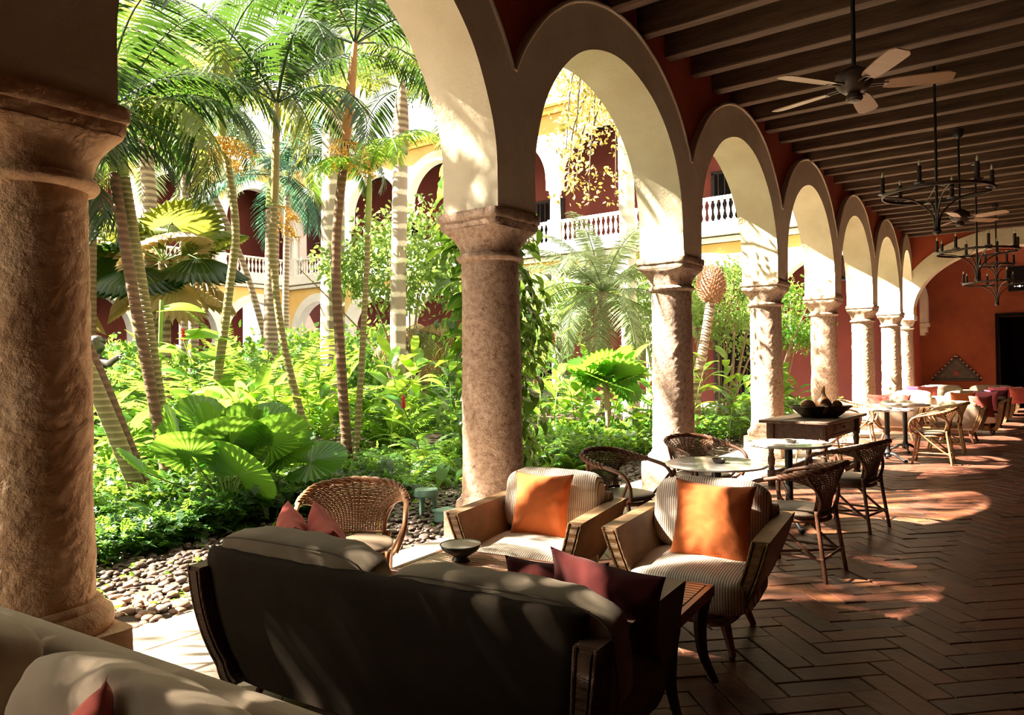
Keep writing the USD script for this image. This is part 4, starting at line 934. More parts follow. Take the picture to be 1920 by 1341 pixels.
# ------------------------------------------------------------------ plants
def lens(base, d, side, L, W, droop, up=(0, 0, 1.0)):
    """many narrow leaflets at once: base, d, side (n, 3); L, W, droop (n,) -> 4 triangles each"""
    n = len(base); up = np.asarray(up)
    L = np.broadcast_to(L, (n,))[:, None]; W = np.broadcast_to(W, (n,))[:, None]; g = np.broadcast_to(droop, (n,))[:, None]*up
    p0 = base; a = base+d*L*.30-g*L*.06; b = base+d*L*.68-g*L*.34; tp = base+d*L-g*L*.80
    v = np.stack([p0, a-side*W*.5, a+side*W*.5, b-side*W*.36, b+side*W*.36, tp], 1).reshape(-1, 3)
    f = (np.arange(n)*6)[:, None, None]+np.array([[0, 1, 2], [1, 3, 4], [1, 4, 2], [3, 5, 4]])
    return v, f.reshape(-1, 3)
def nrm(x): return x/(np.linalg.norm(x, axis=-1, keepdims=True)+1e-12)
def frond(L, r, n=40, ll=.45, lw=.035, rise=.9, bend=1.9, splay=1.0, droop=.35, bare=.14, rad=.014, lift=.25, twist=0.0, curl=1.6, taper=.35):
    """feather leaf in its own frame: grows from the origin along +x, rising by angle `rise`, bent over by `bend`"""
    s = np.linspace(0, 1, 26); ang = rise-bend*s**curl
    x = np.concatenate([[0], np.cumsum(np.cos((ang[1:]+ang[:-1])/2))])*L/25; z = np.concatenate([[0], np.cumsum(np.sin((ang[1:]+ang[:-1])/2))])*L/25
    y = twist*L*s**2
    rp = np.stack([x, y, z], 1); t = nrm(np.gradient(rp, axis=0))
    q = np.linspace(bare, .985, n)
    bp = np.stack([np.interp(q, s, rp[:, k]) for k in range(3)], 1); bt = nrm(np.stack([np.interp(q, s, t[:, k]) for k in range(3)], 1))
    yv = np.array([0, 1.0, 0]); ms = []
    nn = nrm(np.cross(bt, yv))*-1.0
    for sg in (-1, 1):
        fw = np.interp(q, [bare, .6, 1], [.25, .55, 1.35])+r.normal(0, .06, n)
        d = nrm(bt*fw[:, None]+sg*yv*splay+nn*(lift+r.normal(0, .10, n))[:, None])
        side = nrm(np.cross(d, nn)); side = nrm(side+nn*r.normal(.25*sg, .2, n)[:, None])
        l = ll*np.interp(q, [bare, bare+.18, .55, 1], [.55, .95, 1, taper])*r.uniform(.88, 1.08, n)
        ms.append(lens(bp, d, side, l, lw*np.interp(q, [0, .5, 1], [1, 1, .6]), droop*r.uniform(.7, 1.4, n)))
    m = cat(ms); return cat(m, tube(rp[::2], np.linspace(rad, rad*.25, 13), 5, False))
def trunk(p, r0, r1, gap, bump=.06, sides=14, seed=0):
    p = curve(p, 60); L = np.concatenate([[0], np.cumsum(np.linalg.norm(np.diff(p, axis=0), axis=1))]); n = int(L[-1]/gap)
    s = np.repeat(np.arange(n+1)*gap, 3)+np.tile([-.12*gap, 0, .12*gap], n+1); s = np.clip(s, 0, L[-1]); s = np.unique(np.round(s, 4))
    q = np.stack([np.interp(s, L, p[:, k]) for k in range(3)], 1)
    ph = (s/gap) % 1; k = np.minimum(ph, 1-ph); rr = np.interp(s, [0, L[-1]], [r0, r1])*(1+bump*(k < .05))
    return tube(q, rr, sides)
def palm(name, label, pts, r0, r1, gap, tmat, nf, L, ll=.5, lw=.04, leafm='leaf_palm', shaft=None, seed=0, rise=(.5, 1.25), bend=(1.6, 2.6), azs=None, droop=.4, group=None, n=40, fruit=0, bump=.06, lift=.25):
    r = np.random.default_rng(seed+900); base = np.array(pts[0], float); top = np.array(pts[-1], float)-base
    t = thing(name, label, 'palm', base, 0, group)
    P = [np.array(p, float)-base for p in pts]
    obj('trunk', trunk(P, r0, r1, gap, bump), tmat, t, smooth=40)
    d = nrm(np.array(P[-1])-np.array(P[-2])) if len(P) > 1 else np.array([0, 0, 1.0])
    if shaft:
        m_, len_, rad = shaft; q = np.linspace(0, 1, 9)
        obj('crownshaft', tube(top+d*len_*q[:, None], np.interp(q, [0, .15, .6, 1], [r1*1.02, rad, rad*.85, rad*.35]), 12), m_, t, smooth=50)
        crown = top+d*len_*.88
    else: crown = top
    if azs is None: azs = [(k*2.399+r.normal(0, .15)) for k in range(nf)]
    for k, a in enumerate(azs):
        f_ = len(azs); age = (k+.5)/f_
        az, ri, be = (a, None, None) if np.ndim(a) == 0 else a
        ri = ri if ri is not None else np.interp(age, [0, 1], rise[::-1])+r.normal(0, .08); be = be if be is not None else np.interp(age, [0, 1], bend)+r.normal(0, .1)
        m = frond(L*r.uniform(.85, 1.08), r, n, ll, lw, ri, be, 1.0, droop, lift=lift, twist=r.normal(0, .06), rad=.016 if L > 1.2 else .009)
        mt = leafm if isinstance(leafm, str) else leafm[int(r.integers(len(leafm)))]
        obj('frond', mv(m, crown, az), mt, t)
    for k in range(fruit):
        a = r.uniform(0, 6.28); ms = []
        for j in range(16):
            e = np.array([math.cos(a)*r.uniform(.1, .45)+r.normal(0, .1), math.sin(a)*r.uniform(.1, .45)+r.normal(0, .1), -r.uniform(.1, .55)])
            p = curve([(0, 0, 0), e*[.6, .6, .1], e], 6); ms.append(tube(p, .004, 4, False))
            for w in range(7):
                v, f = _ICO[1]; ms.append((v*.016+p[-1]*r.uniform(.5, 1)+r.normal(0, .02, 3), f))
        obj('fruit_spray', mv(cat(ms), top-d*.03), 'fruit_orange', t)
    return t
def blade(L, W, bend=.5, fold=.25, n=7, tip=1.6, wave=0.0, r=None, heart=0.0, up0=0.0):
    """a broad leaf along +x from the origin, bending down"""
    s = np.linspace(0, 1, n); ang = up0-bend*s*1.6
    x = np.concatenate([[0], np.cumsum(np.cos((ang[1:]+ang[:-1])/2))])*L/(n-1); z = np.concatenate([[0], np.cumsum(np.sin((ang[1:]+ang[:-1])/2))])*L/(n-1)
    w = W/2*(np.sin(PI*np.clip(s, 0, 1)**(.75))**.8)
    if heart: w = W/2*np.interp(s, [0, .06, .2, .45, .75, 1], [.55, .9, 1, .88, .5, 0])
    wz = wave*np.sin(s*14) if wave else 0
    l = np.stack([x-(heart*L*.16*(1-s)**6), w, z+fold*w+wz], 1); rr = np.stack([x-(heart*L*.16*(1-s)**6), -w, z+fold*w-wz], 1); c = np.stack([x, 0*x, z], 1)
    P = np.stack([l, c, rr], 1); return grid(P)
def ginger(name, label, base, h, r, nl=10, L=.42, W=.105, mat='leaf_broad', lean=None, group=None, flower=False):
    t = thing(name, label, 'plant', base, 0, group)
    la = r.uniform(0, 6.28) if lean is None else lean; k = r.uniform(.12, .35)
    st_ = curve([(0, 0, 0), (k*.3*h*math.cos(la), k*.3*h*math.sin(la), .5*h), (k*h*math.cos(la), k*h*math.sin(la), h)], 10)
    obj('stem', tube(st_, np.linspace(.012, .006, 10), 5), 'stalk_green', t, smooth=True)
    pl = r.uniform(0, 6.28)
    for i in range(nl):
        q = .28+.72*(i+.5)/nl; p = np.array([np.interp(q*9, np.arange(10), st_[:, j]) for j in range(3)])
        a = pl+(PI if i % 2 else 0)+r.normal(0, .35); l = L*np.interp(q, [.28, .6, 1], [.75, 1.05, .85])*r.uniform(.85, 1.15)
        m = blade(l, W*r.uniform(.85, 1.15), r.uniform(.35, .85), .3, 6, up0=np.interp(q, [.3, 1], [.55, 1.05])+r.normal(0, .15))
        obj('leaf', mv(m, p, a, rx=r.normal(0, .25)), mat, t)
    if flower:
        ms = []
        for j in range(26):
            a = j*2.4; z = j/26*.17; ms.append(mv(squircle((.034, .018, .030), 2, 1), (.020*math.cos(a)*(1.1-z*4), .020*math.sin(a)*(1.1-z*4), z), a, .3))
        obj('flower_spike', mv(cat(ms), st_[-1]), 'flower_red', t, smooth=True)
    return t
def fern(name, label, base, r, nf=12, L=.8, ll=.10, lw=.026, mat='leaf_fern', rise=(.7, 1.35), group=None, n=30, bend=(1.5, 2.4), cat_='fern'):
    t = thing(name, label, cat_, base, 0, group)
    for k in range(nf):
        m = frond(L*r.uniform(.7, 1.1), r, n, ll, lw, r.uniform(*rise), r.uniform(*bend), 1.0, .15, .10, .005, .12, r.normal(0, .08), 1.3, .2)
        obj('frond', mv(m, (r.normal(0, .03), r.normal(0, .03), 0), k*2.399+r.normal(0, .2)), mat if isinstance(mat, str) else mat[int(r.integers(len(mat)))], t)
    return t
def fan_leaf(R, span, nseg, pleat, cup, jag=.05, r=None, split=0.0, droop=0.0):
    """round pleated fan leaf; hub at the origin, middle rib along +x, blade in the xy plane cupped upwards"""
    n = nseg*2+1; a = np.linspace(-span/2, span/2, n); rad = np.array([.02, .35, .7, .92, 1.0])*R
    P = []
    for i, q in enumerate(rad):
        z = cup*(q/R)**1.6*R-droop*(q/R)**2*R+pleat*(q/R)*R*np.where(np.arange(n) % 2 == 0, 1, -1)
        rr = q*(1-(.10*np.abs(a/(span/2))**2)); 
        if i == 4: rr = rr*(1-jag*(np.arange(n) % 2 == 0))
        if split and i >= 3: rr = rr*(1-split*(np.arange(n) % 2 == 0)*(1 if i == 4 else .4))
        P.append(np.stack([rr*np.cos(a), rr*np.sin(a), z], 1))
    return grid(np.array(P))
def leaf_cloud(n, center, rad, r, size, mat_shape=(1.0, .5), shell=.5, clumps=0):
    """n small folded leaves scattered in an ellipsoid, gathered in clumps"""
    c = np.asarray(center, float); rad = np.asarray(rad, float)
    d = nrm(r.normal(size=(n, 3))); rr = r.uniform(shell, 1, n)**.6
    p = d*rr[:, None]*rad
    if clumps:
        cc = nrm(r.normal(size=(clumps, 3)))*r.uniform(.45, 1, clumps)[:, None]*rad; p = cc[r.integers(clumps, size=n)]+r.normal(size=(n, 3))*rad*.16
    p = p+c
    dr = nrm(r.normal(size=(n, 3))+nrm(p-c)*.6+[0, 0, -.2]); sd = nrm(np.cross(dr, r.normal(size=(n, 3))))
    L = size*r.uniform(.6, 1.3, n); return lens(p, dr, sd, L*mat_shape[0], L*mat_shape[1], r.uniform(-.1, .4, n))
# ------------------------------------------------------------------ the planted courtyard
R_ = np.random.default_rng(21)
NF = 'leaf_palm'
palm('feather_palm', 'slim palm with an olive crownshaft, its crown spreading at top centre left', [(-8.22, 6.62, -.1), (-8.57, 6.34, 1.7), (-8.68, 6.24, 3.0), (-8.66, 6.26, 3.75)], .056, .046, .09, 'trunk_green', 9, 2.3, .52, .040, 'leaf_palm', ('sheath_olive', 1.55, .058), 1, (.35, 1.2), (1.3, 2.3), fruit=1)
palm('feather_palm', 'dark stemmed slim palm with an orange sheath, tallest of the near trio', [(-7.82, 6.79, -.1), (-7.88, 6.73, 1.47), (-7.91, 6.69, 3.06), (-7.78, 6.78, 4.55)], .072, .058, .085, 'trunk_brown', 9, 2.4, .52, .040, ['leaf_palm', 'leaf_palm_dark'], ('sheath_orange', 1.5, .072), 2, (.30, 1.1), (1.2, 2.2), fruit=2)
palm('feather_palm', 'thin young palm with bright lime fronds beside the dark stemmed one', [(-7.74, 6.80, -.1), (-7.66, 6.89, 1.46), (-7.58, 6.94, 2.84), (-7.56, 6.95, 3.3)], .046, .036, .07, 'trunk_green', 6, 1.35, .34, .030, 'leaf_lime', ('sheath_green', .95, .045), 3, (.5, 1.2), (1.9, 2.7), azs=[.7, 2.2, -.4, 3.5, 4.6])
palm('feather_palm', 'curving ringed palm left of centre with orange fruit below its crown', [(-10.2, 6.1, -.1), (-9.89, 6.35, 2.67), (-9.80, 6.40, 3.61), (-9.93, 6.3, 4.9)], .068, .055, .08, 'trunk_green', 9, 2.2, .55, .042, ['leaf_palm', 'leaf_palm_yellow'], ('sheath_green', .8, .062), 4, (.2, 1.1), (1.4, 2.6), fruit=3)
palm('feather_palm', 'leaning olive palm just right of the near column, with big drooping fronds', [(-8.70, 4.75, -.1), (-8.78, 4.70, .57), (-9.05, 4.48, 2.6), (-9.18, 4.36, 3.9)], .068, .060, .08, 'trunk_brown', 9, 2.4, .62, .045, ['leaf_palm', 'leaf_palm', 'leaf_palm_yellow'], ('sheath_green', .8, .07), 5, (.2, 1.15), (1.7, 2.9))
palm('feather_palm', 'pale green ringed palm leaning beside the olive one', [(-8.9, 4.85, -.1), (-8.98, 4.79, 1.04), (-9.12, 4.68, 2.36), (-9.32, 4.55, 3.9)], .075, .06, .07, 'trunk_green', 8, 2.1, .55, .042, NF, ('sheath_green', .7, .07), 6, (.3, 1.2), (1.6, 2.6), bump=.12)
palm('feather_palm', 'stout brown ringed palm behind the leaning pair', [(-14.6, 7.85, -.1), (-14.72, 7.73, 4.1), (-14.81, 7.65, 6.2)], .155, .13, .13, 'trunk_ring', 11, 2.9, .75, .06, ['leaf_palm', 'leaf_silver'], ('sheath_green', 1.2, .15), 7, (.0, 1.1), (1.2, 2.6))
palm('feather_palm', 'thick yellow green twin stem leaning low by the near column', [(-7.95, 4.10, -.1), (-8.08, 3.98, .39), (-8.42, 3.70, 1.5), (-8.9, 3.2, 3.2)], .085, .075, .11, 'trunk_green', 8, 2.3, .6, .045, NF, ('sheath_green', .8, .08), 8, (.3, 1.2), (1.5, 2.6))
palm('feather_palm', 'second thick stem hugging the yellow green one by the near column', [(-8.05, 4.22, -.1), (-8.2, 4.10, .39), (-8.55, 3.84, 1.5), (-9.2, 3.5, 3.0)], .085, .075, .11, 'trunk_brown', 7, 2.0, .55, .042, 'leaf_palm_dark', ('sheath_green', .8, .08), 9, (.3, 1.2), (1.5, 2.6))
palm('feather_palm', 'thin brown palm stem at the very edge of the near column', [(-12.62, 5.57, -.1), (-12.55, 5.61, 4.4), (-12.5, 5.6, 5.6)], .085, .07, .1, 'trunk_brown', 9, 2.2, .55, .042, 'leaf_palm_yellow', ('sheath_green', .8, .08), 10, (.0, 1.1), (1.2, 2.6))
palm('royal_palm', 'massive pale ringed royal palm trunk, thickest in the garden', [(-13.45, 11.2, -.1), (-13.38, 11.22, 4), (-13.3, 11.25, 8.0)], .29, .25, .34, 'trunk_pale', 11, 3.4, .8, .06, 'leaf_palm', ('sheath_green', 1.8, .26), 11, (.0, 1.2), (1.0, 2.4), bump=.03)
palm('royal_palm', 'white banded royal palm right of the slim trio, with a grey crownshaft', [(-10.82, 10.65, -.1), (-10.75, 10.68, 3), (-10.68, 10.72, 5.75)], .165, .150, .37, 'trunk_pale', 10, 2.6, .62, .05, ['leaf_palm', 'leaf_palm_yellow'], ('trunk_ring', 1.5, .175), 12, (.1, 1.2), (1.2, 2.6), bump=.03)
palm('royal_palm', 'bleached white palm trunk seen through the second arch', [(-8.41, 16.15, -.1), (-8.42, 16.1, 4), (-8.43, 16.05, 9.4)], .21, .18, .30, 'trunk_white', 9, 2.8, .7, .05, 'leaf_silver', ('sheath_green', 1.4, .2), 13, (.2, 1.2), (1.0, 2.2), bump=.03)
palm('royal_palm', 'grey ringed palm with a long hanging teal frond', [(-17.2, 12.2, -.1), (-17.1, 12.3, 5.8)], .20, .18, .2, 'trunk_ring', 10, 2.9, .55, .05, 'leaf_teal', ('sheath_green', 1.0, .18), 14, (-.4, 1.1), (1.0, 2.0), bump=.03)
palm('feather_palm', 'thin reddish palm with a cream flower spray, in front of the far balustrade', [(-15.9, 13.2, -.1), (-15.8, 13.2, 3.5), (-15.7, 13.3, 6.3)], .085, .075, .1, 'trunk_brown', 9, 2.2, .55, .045, ['leaf_silver', 'leaf_palm'], ('sheath_green', .9, .09), 15, (.1, 1.2), (1.4, 2.6))
palm('feather_palm', 'pale stem slanting across the far balcony opening', [(-18.6, 13.8, -.1), (-19.2, 12.9, 4.2), (-19.8, 12.0, 7.0)], .10, .08, .12, 'trunk_ring', 9, 2.4, .6, .045, 'leaf_silver', ('sheath_green', .9, .10), 16, (.0, 1.2), (1.2, 2.6))
for k, (x, y, h, lm) in enumerate(((-17.5, 6.4, 5.6, 'leaf_palm'), (-20.5, 8.5, 6.6, 'leaf_palm_yellow'), (-22.5, 11.5, 7.2, 'leaf_silver'), (-16.5, 9.6, 6.8, 'leaf_palm'), (-21.0, 15.5, 7.6, 'leaf_silver'), (-12.2, 14.5, 7.6, 'leaf_palm'), (-18.5, 10.5, 8.6, 'leaf_palm'), (-24.5, 9.0, 7.5, 'leaf_palm'))):
    palm('background_palm', ['background palm crown low behind the near column', 'yellowing background palm left of the curving palm', 'silvery background palm before the shaded wing', 'background palm crown behind the curving stem', 'silvery palm near the inner corner of the two wings', 'background palm behind the white banded royal palm', 'tall background palm whose crown meets the sky', 'background palm farthest along the shaded wing'][k],
         [(x, y, -.1), (x+.1, y, h*.5), (x+.15, y+.1, h)], .12, .10, .13, 'trunk_ring', 10, 2.6, .65, .055, lm, ('sheath_green', 1.0, .12), 30+k, (-.1, 1.2), (1.2, 2.7), n=34)
# crowns that hang over the near part of the arcade, mostly out of view to the left; they dapple the light on the sofas
for k, (x, y, h) in enumerate(((-6.5, -1.2, 5.2), (-7.6, -2.2, 6.4), (-8.6, 1.9, 6.9), (-6.3, -3.4, 5.6), (-9.6, 3.2, 7.6), (-7.0, .45, 7.9), (-10.0, .3, 8.2))):
    palm('overhanging_palm', ['palm beside the kerb left of the view, crown low over the near arch', 'second palm left of the view, behind the first', 'tall palm left of the view set back in the bed', 'palm left of the view level with the back wall', 'tall palm whose crown tops the view at upper left', 'tall palm close behind the near column', 'tallest palm left of the view, far back in the bed'][k],
         [(x, y, -.1), (x-.1, y+.1, h*.5), (x, y, h)] if k != 4 else [(-9.9, 2.6, -.1), (-9.3, 2.9, 4.0), (-7.3, 4.9, 8.0)], .085, .07, .1, 'trunk_green', 12 if k != 5 else 17, 2.4, .55, .052, ['leaf_palm', 'leaf_palm_dark'], ('sheath_green', .8, .08), 60+k, (.0, 1.2), (1.2, 2.4))
for lab, b_, c_, rd, n_ in (('leafy tree left of the view whose crown shades the two sofas', (-7.4, -2.4, -.1), (-6.8, -2.75, 6.4), (1.9, 2.0, 1.7), 3000), ('leafy tree behind the photographer, shading the nearest bay', (-7.2, -5.6, -.1), (-6.6, -5.6, 6.2), (2.0, 2.2, 2.4), 5200)):
    t_ = thing('broadleaf_tree', lab, 'tree', b_, 0); o_ = np.array(c_)-np.array(b_)
    obj('trunk', tube(curve([(0, 0, 0), o_*[.2, .2, .4], o_*[.9, .9, .95]], 12), np.linspace(.16, .07, 12), 9), 'bark', t_, smooth=True)
    obj('crown', leaf_cloud(n_, o_, rd, R_, .19, (1, .6), .2, 60), 'leaf_canopy', t_, kind='stuff')
# a broad-leaved tree, trunk behind the second column, twigs hanging into the arch
tr_ = thing('shade_tree', 'tree with sparse golden leaflets hanging into the second arch', 'tree', (-4.45, 9.62, -.1))
obj('trunk', tube(curve([(0, 0, 0), (.05, .05, 2), (-.1, .1, 4.2), (-.3, 0, 6.5)], 20), np.linspace(.13, .07, 20), 10), 'bark', tr_, smooth=40)
bp = []
for k in range(7):
    a = R_.uniform(2.2, 4.6); L = R_.uniform(.9, 2.0); z0 = R_.uniform(5.6, 6.6)
    p = curve([(-.25, 0, z0-.4), (-.25+.45*L*math.cos(a), .45*L*math.sin(a), z0+.1), (-.25+.8*L*math.cos(a), .8*L*math.sin(a), z0-.5), (-.25+.9*L*math.cos(a), .9*L*math.sin(a), z0-R_.uniform(1.0, 2.2))], 14)
    obj('branch', tube(p, np.linspace(.03, .006, 14), 5), 'bark', tr_, smooth=True); bp.append(p)
for k, p in enumerate(bp):
    ms = []
    for j in range(5, 14):
        for _ in range(4): ms.append(leaf_cloud(6, p[j]+R_.normal(0, .10, 3), (.09, .09, .07), R_, .075, (1, .55), .2))
    obj('twig_leaves', cat(ms), 'leaf_gold', tr_, kind='stuff')
obj('canopy', cat(leaf_cloud(3000, (-1.85, 1.8, 6.6), (1.5, 1.9, .8), R_, .10, (1, .5), .3, 40)), 'leaf_gold', tr_, kind='stuff')
# shrubs and small trees
def shrub(name, label, base, c, rad, n, size, mat, seed, stems=5, cat_='shrub', clumps=36, shape=(1, .55)):
    r = np.random.default_rng(seed); t = thing(name, label, cat_, base, 0); b = np.array(base); c = np.array(c)-b
    for k in range(stems):
        e = c+r.normal(0, .45, 3)*np.array(rad); obj('branch', tube(curve([(r.normal(0, .08), r.normal(0, .08), 0), e*[.4, .4, .55]+r.normal(0, .1, 3), e], 9), np.linspace(.035, .010, 9), 5), 'bark_tan', t, smooth=True)
    obj('foliage', leaf_cloud(n, c, rad, r, size, shape, .35, clumps), mat, t, kind='stuff')
    return t
shrub('flowering_shrub', 'light green small-leaved tree behind the white banded palm', (-11.6, 11.9, -.1), (-11.7, 11.6, 3.75), (1.5, 1.4, 1.25), 5200, .13, 'leaf_shrub', 1, 6)
shrub('flowering_shrub', 'fine leaved shrub with bare twisting stems behind the brown seed head', (-5.9, 15.8, -.1), (-5.75, 15.7, 2.75), (.9, .9, 1.0), 3200, .10, 'leaf_shrub', 2, 8)
shrub('flowering_shrub', 'dark leaved small tree beside the sunlit fourth column', (-5.9, 19.2, -.1), (-5.75, 19.4, 2.6), (1.0, 1.0, .9), 3000, .11, 'leaf_broad', 3, 6)
shrub('flowering_shrub', 'yellow green shrub below the right end of the balustrade', (-8.6, 18.2, -.1), (-8.4, 18.0, 3.2), (1.2, 1.0, 1.6), 3600, .12, 'leaf_shrub', 4, 6)
shrub('flowering_shrub', 'bush with small yellow green leaves at the foot of the sunlit wing', (-12.5, 18.5, -.1), (-12.5, 18.3, 2.6), (1.6, 1.2, 1.5), 3600, .13, 'leaf_shrub', 5, 5)
shrub('flowering_shrub', 'dark bush in front of the shaded wing', (-22, 9.5, -.1), (-22, 9.5, 1.2), (2.4, 3.4, 1.3), 5200, .22, 'leaf_broad', 6, 4)
shrub('flowering_shrub', 'dense bush in the middle of the courtyard behind the ginger', (-15.5, 9.4, -.1), (-15.5, 9.4, .9), (2.4, 2.2, 1.1), 5200, .20, 'leaf_broad', 7, 4)
shrub('flowering_shrub', 'bush filling the courtyard before the far corner', (-18.5, 15.5, -.1), (-18.5, 15.5, 1.3), (3.2, 2.6, 1.5), 5200, .22, 'leaf_fern', 8, 4)
shrub('flowering_shrub', 'low bush behind the dead palm', (-12.8, 15.2, -.1), (-12.8, 15.0, .7), (1.8, 1.6, .9), 3000, .18, 'leaf_fern_dark', 9, 4)
# climbing vine: a stem wrapped in big pothos leaves and trailing dark vine, behind the coral column
VX, VY = -4.78, 5.98
vn = thing('climbing_vine', 'pillar of climbing vine and big pothos leaves behind the coral column', 'vine', (VX, VY, -.08))
obj('stem', tube(curve([(0, 0, 0), (.04, 0, 1.4), (-.03, .03, 2.6), (0, 0, 3.7)], 16), .11, 9), 'bark', vn, smooth=True)
rt = np.array([math.cos(YAW), math.sin(YAW), 0])
for k in range(90):
    z = R_.uniform(1.4, 3.95); a = math.pi+YAW+R_.normal(0, .85); L = R_.uniform(.24, .40)
    p = np.array([math.cos(a)*R_.uniform(.12, .34), math.sin(a)*R_.uniform(.12, .34), z])
    obj('leaf', mv(blade(L, L*.62, R_.uniform(.5, 1.1), .15, 7, heart=1.0, up0=R_.uniform(-.5, .4)), p, a+R_.normal(0, .5), rx=R_.normal(0, .3)), 'leaf_lime' if R_.random() < .55 else 'leaf_broad', vn)
for k in range(230):
    z = 3.0-2.8*R_.random()**1.0; a = YAW+R_.normal(0, 1.0); rad = R_.uniform(.12, .66)*(1.0 if z > .6 else .8); L = R_.uniform(.16, .30)
    p = np.array([math.cos(a)*rad, math.sin(a)*rad, z])
    obj('leaf', mv(blade(L, L*.5, R_.uniform(.5, 1.0), .2, 6, heart=.8, up0=R_.uniform(-1.0, .1)), p, a+R_.normal(0, .7), rx=R_.normal(0, .4)), 'leaf_vine', vn)
ms = []
for k in range(2600):
    z = 3.2*R_.random(); a = YAW+R_.normal(0, 1.3); rad = R_.uniform(.10, .76)*(.75+.25*math.sin(z*4))*(.35 if z < 1.1 and math.cos(a-YAW) < .25 else 1); p = np.array([math.cos(a)*rad, math.sin(a)*rad, z]); L = R_.uniform(.09, .17)
    ms.append(mv(blade(L, L*.42, .8, .2, 4, up0=R_.uniform(-1.2, .2)), p, a+R_.normal(0, .9)))
obj('trailing_leaves', cat(ms), 'leaf_vine', vn, kind='stuff')
po = thing('climbing_pothos', 'huge variegated pothos leaves climbing the stout brown palm', 'plant', (-10.6, 5.6, -.1))
obj('stem', tube(curve([(0, 0, 0), (-.1, .1, 1.4), (.0, .1, 2.6)], 12), .03, 7), 'stalk_green', po, smooth=True)
for k, (dx, dy, z, L, a) in enumerate(((.1, .1, 2.45, .62, .55), (.35, .25, 2.05, .70, .9), (-.1, 0, 1.85, .55, .2), (.5, .4, 1.75, .5, 1.4), (.2, -.1, 1.55, .5, -.3), (-.3, -.1, 2.2, .5, 2.6), (.55, .5, 1.35, .5, .5), (0, .3, 1.2, .45, 1.9))):
    obj('leaf', mv(blade(L, L*.55, .45, .12, 9, heart=1.0, up0=.25), (dx, dy, z), a, rx=.45), 'leaf_lime', po)
# round-leaved fan palms
def licuala(label, base, h, n, Rr, seed, mat, splay=(.3, 1.25), split=0.0, pet=.55, tr=.04, tilt=.95):
    r = np.random.default_rng(seed); t = thing('ruffled_fan_palm', label, 'palm', base, 0)
    if h > .3: obj('trunk', rough(tube([(0, 0, 0), (.02, 0, h*.5), (0, 0, h)], [tr*.8, tr, tr*1.5], 12), .01, 30, 2), 'bark_tan', t, smooth=40)
    for k in range(n):
        a = k*2.399+r.normal(0, .2); e = np.interp((k+.5)/n, [0, 1], splay[::-1]); L = pet*r.uniform(.8, 1.15)
        p = curve([(0, 0, h*.95), (L*.5*math.cos(e)*math.cos(a), L*.5*math.cos(e)*math.sin(a), h+L*.5*math.sin(e)), (L*math.cos(e)*math.cos(a), L*math.cos(e)*math.sin(a), h+L*math.sin(e)*.97)], 8)
        lf = obj('leaf', mv(fan_leaf(Rr*r.uniform(.85, 1.12), 5.2, 26, .022, .16, .05, split=split, droop=.10), p[-1], a, rx=r.normal(0, .35), ry=-(e*tilt-.12)+r.normal(0, .2)), mat, t, smooth=False)
        obj('petiole', tube(p, .007, 5), 'stalk_green', lf, smooth=True)
    return t
licuala('ruffled fan palm with big round pleated leaves in front of the left bed', (-6.95, 4.42, -.08), .12, 17, .40, 3, 'leaf_licuala', (.45, 1.45), pet=.82)
licuala('small fan palm on a thin fibrous trunk between the coral columns', (-6.2, 11.0, -.08), 1.22, 12, .50, 5, 'leaf_licuala', (-.15, 1.2), split=.12, pet=.30)
def fan_palm(label, base, h, n, Rr, seed, mats, split=.35):
    r = np.random.default_rng(seed); t = thing('fan_palm', label, 'palm', base, 0)
    obj('trunk', trunk([np.array((0, 0, 0.)), np.array((.05, 0, h*.5)), np.array((0, 0, h))], .10, .09, .12), 'trunk_ring', t, smooth=40)
    for k in range(n):
        a = k*2.399; e = np.interp((k+.5)/n, [0, 1], [1.2, -.75]); L = .75
        p = curve([(0, 0, h), (L*.6*math.cos(e)*math.cos(a), L*.6*math.cos(e)*math.sin(a), h+L*.7*math.sin(e)+.1), (L*math.cos(e)*math.cos(a), L*math.cos(e)*math.sin(a), h+L*math.sin(e))], 7)
        lf = obj('leaf', mv(fan_leaf(Rr*r.uniform(.85, 1.1), 4.2, 24, .02, .05, .05, split=split, droop=.45), p[-1], a, ry=-(e-.2)*.8, rx=r.normal(0, .2)), mats[k*len(mats)//n], t)
        obj('petiole', tube(p, .012, 5), 'stalk_green', lf, smooth=True)
fan_palm('straw coloured fan palm in front of the shaded wing, right of the leaning stems', (-13.5, 7.3, -.1), 3.6, 14, .85, 4, ['leaf_palm_yellow', 'leaf_straw', 'leaf_palm', 'leaf_straw'])
fan_palm('drooping straw fan palm low at the left, behind the near column', (-14.8, 5.4, -.1), 3.3, 14, .9, 6, ['leaf_palm_yellow', 'leaf_palm', 'leaf_straw'])
# arching date palm, dead palm, cut cycad
palm('date_palm', 'arching silvery date palm behind the small fan palm', [(-8.1, 14.3, -.1), (-8.0, 14.2, 1.5), (-7.95, 14.0, 3.0)], .12, .12, .08, 'bark_tan', 34, 2.7, .40, .032, ['leaf_silver', 'leaf_shrub', 'leaf_silver'], None, 71, (-.5, 1.3), (1.3, 2.3), n=64, droop=.25, bump=.14)
palm('dead_palm', 'thin palm with a skirt of dry drooping fronds, right of the banded trunks', [(-11.65, 12.5, -.1), (-11.72, 12.46, 1.0), (-11.85, 12.4, 2.25)], .085, .07, .08, 'trunk_ring', 16, 1.4, .3, .03, ['leaf_straw', 'leaf_straw', 'leaf_palm_yellow'], None, 72, (-.6, .5), (1.4, 2.4), n=36, droop=.7)
cy = thing('cut_cycad', 'bare curved cycad stem topped by a shaggy brown head', 'plant', (-5.62, 13.28, -.1))
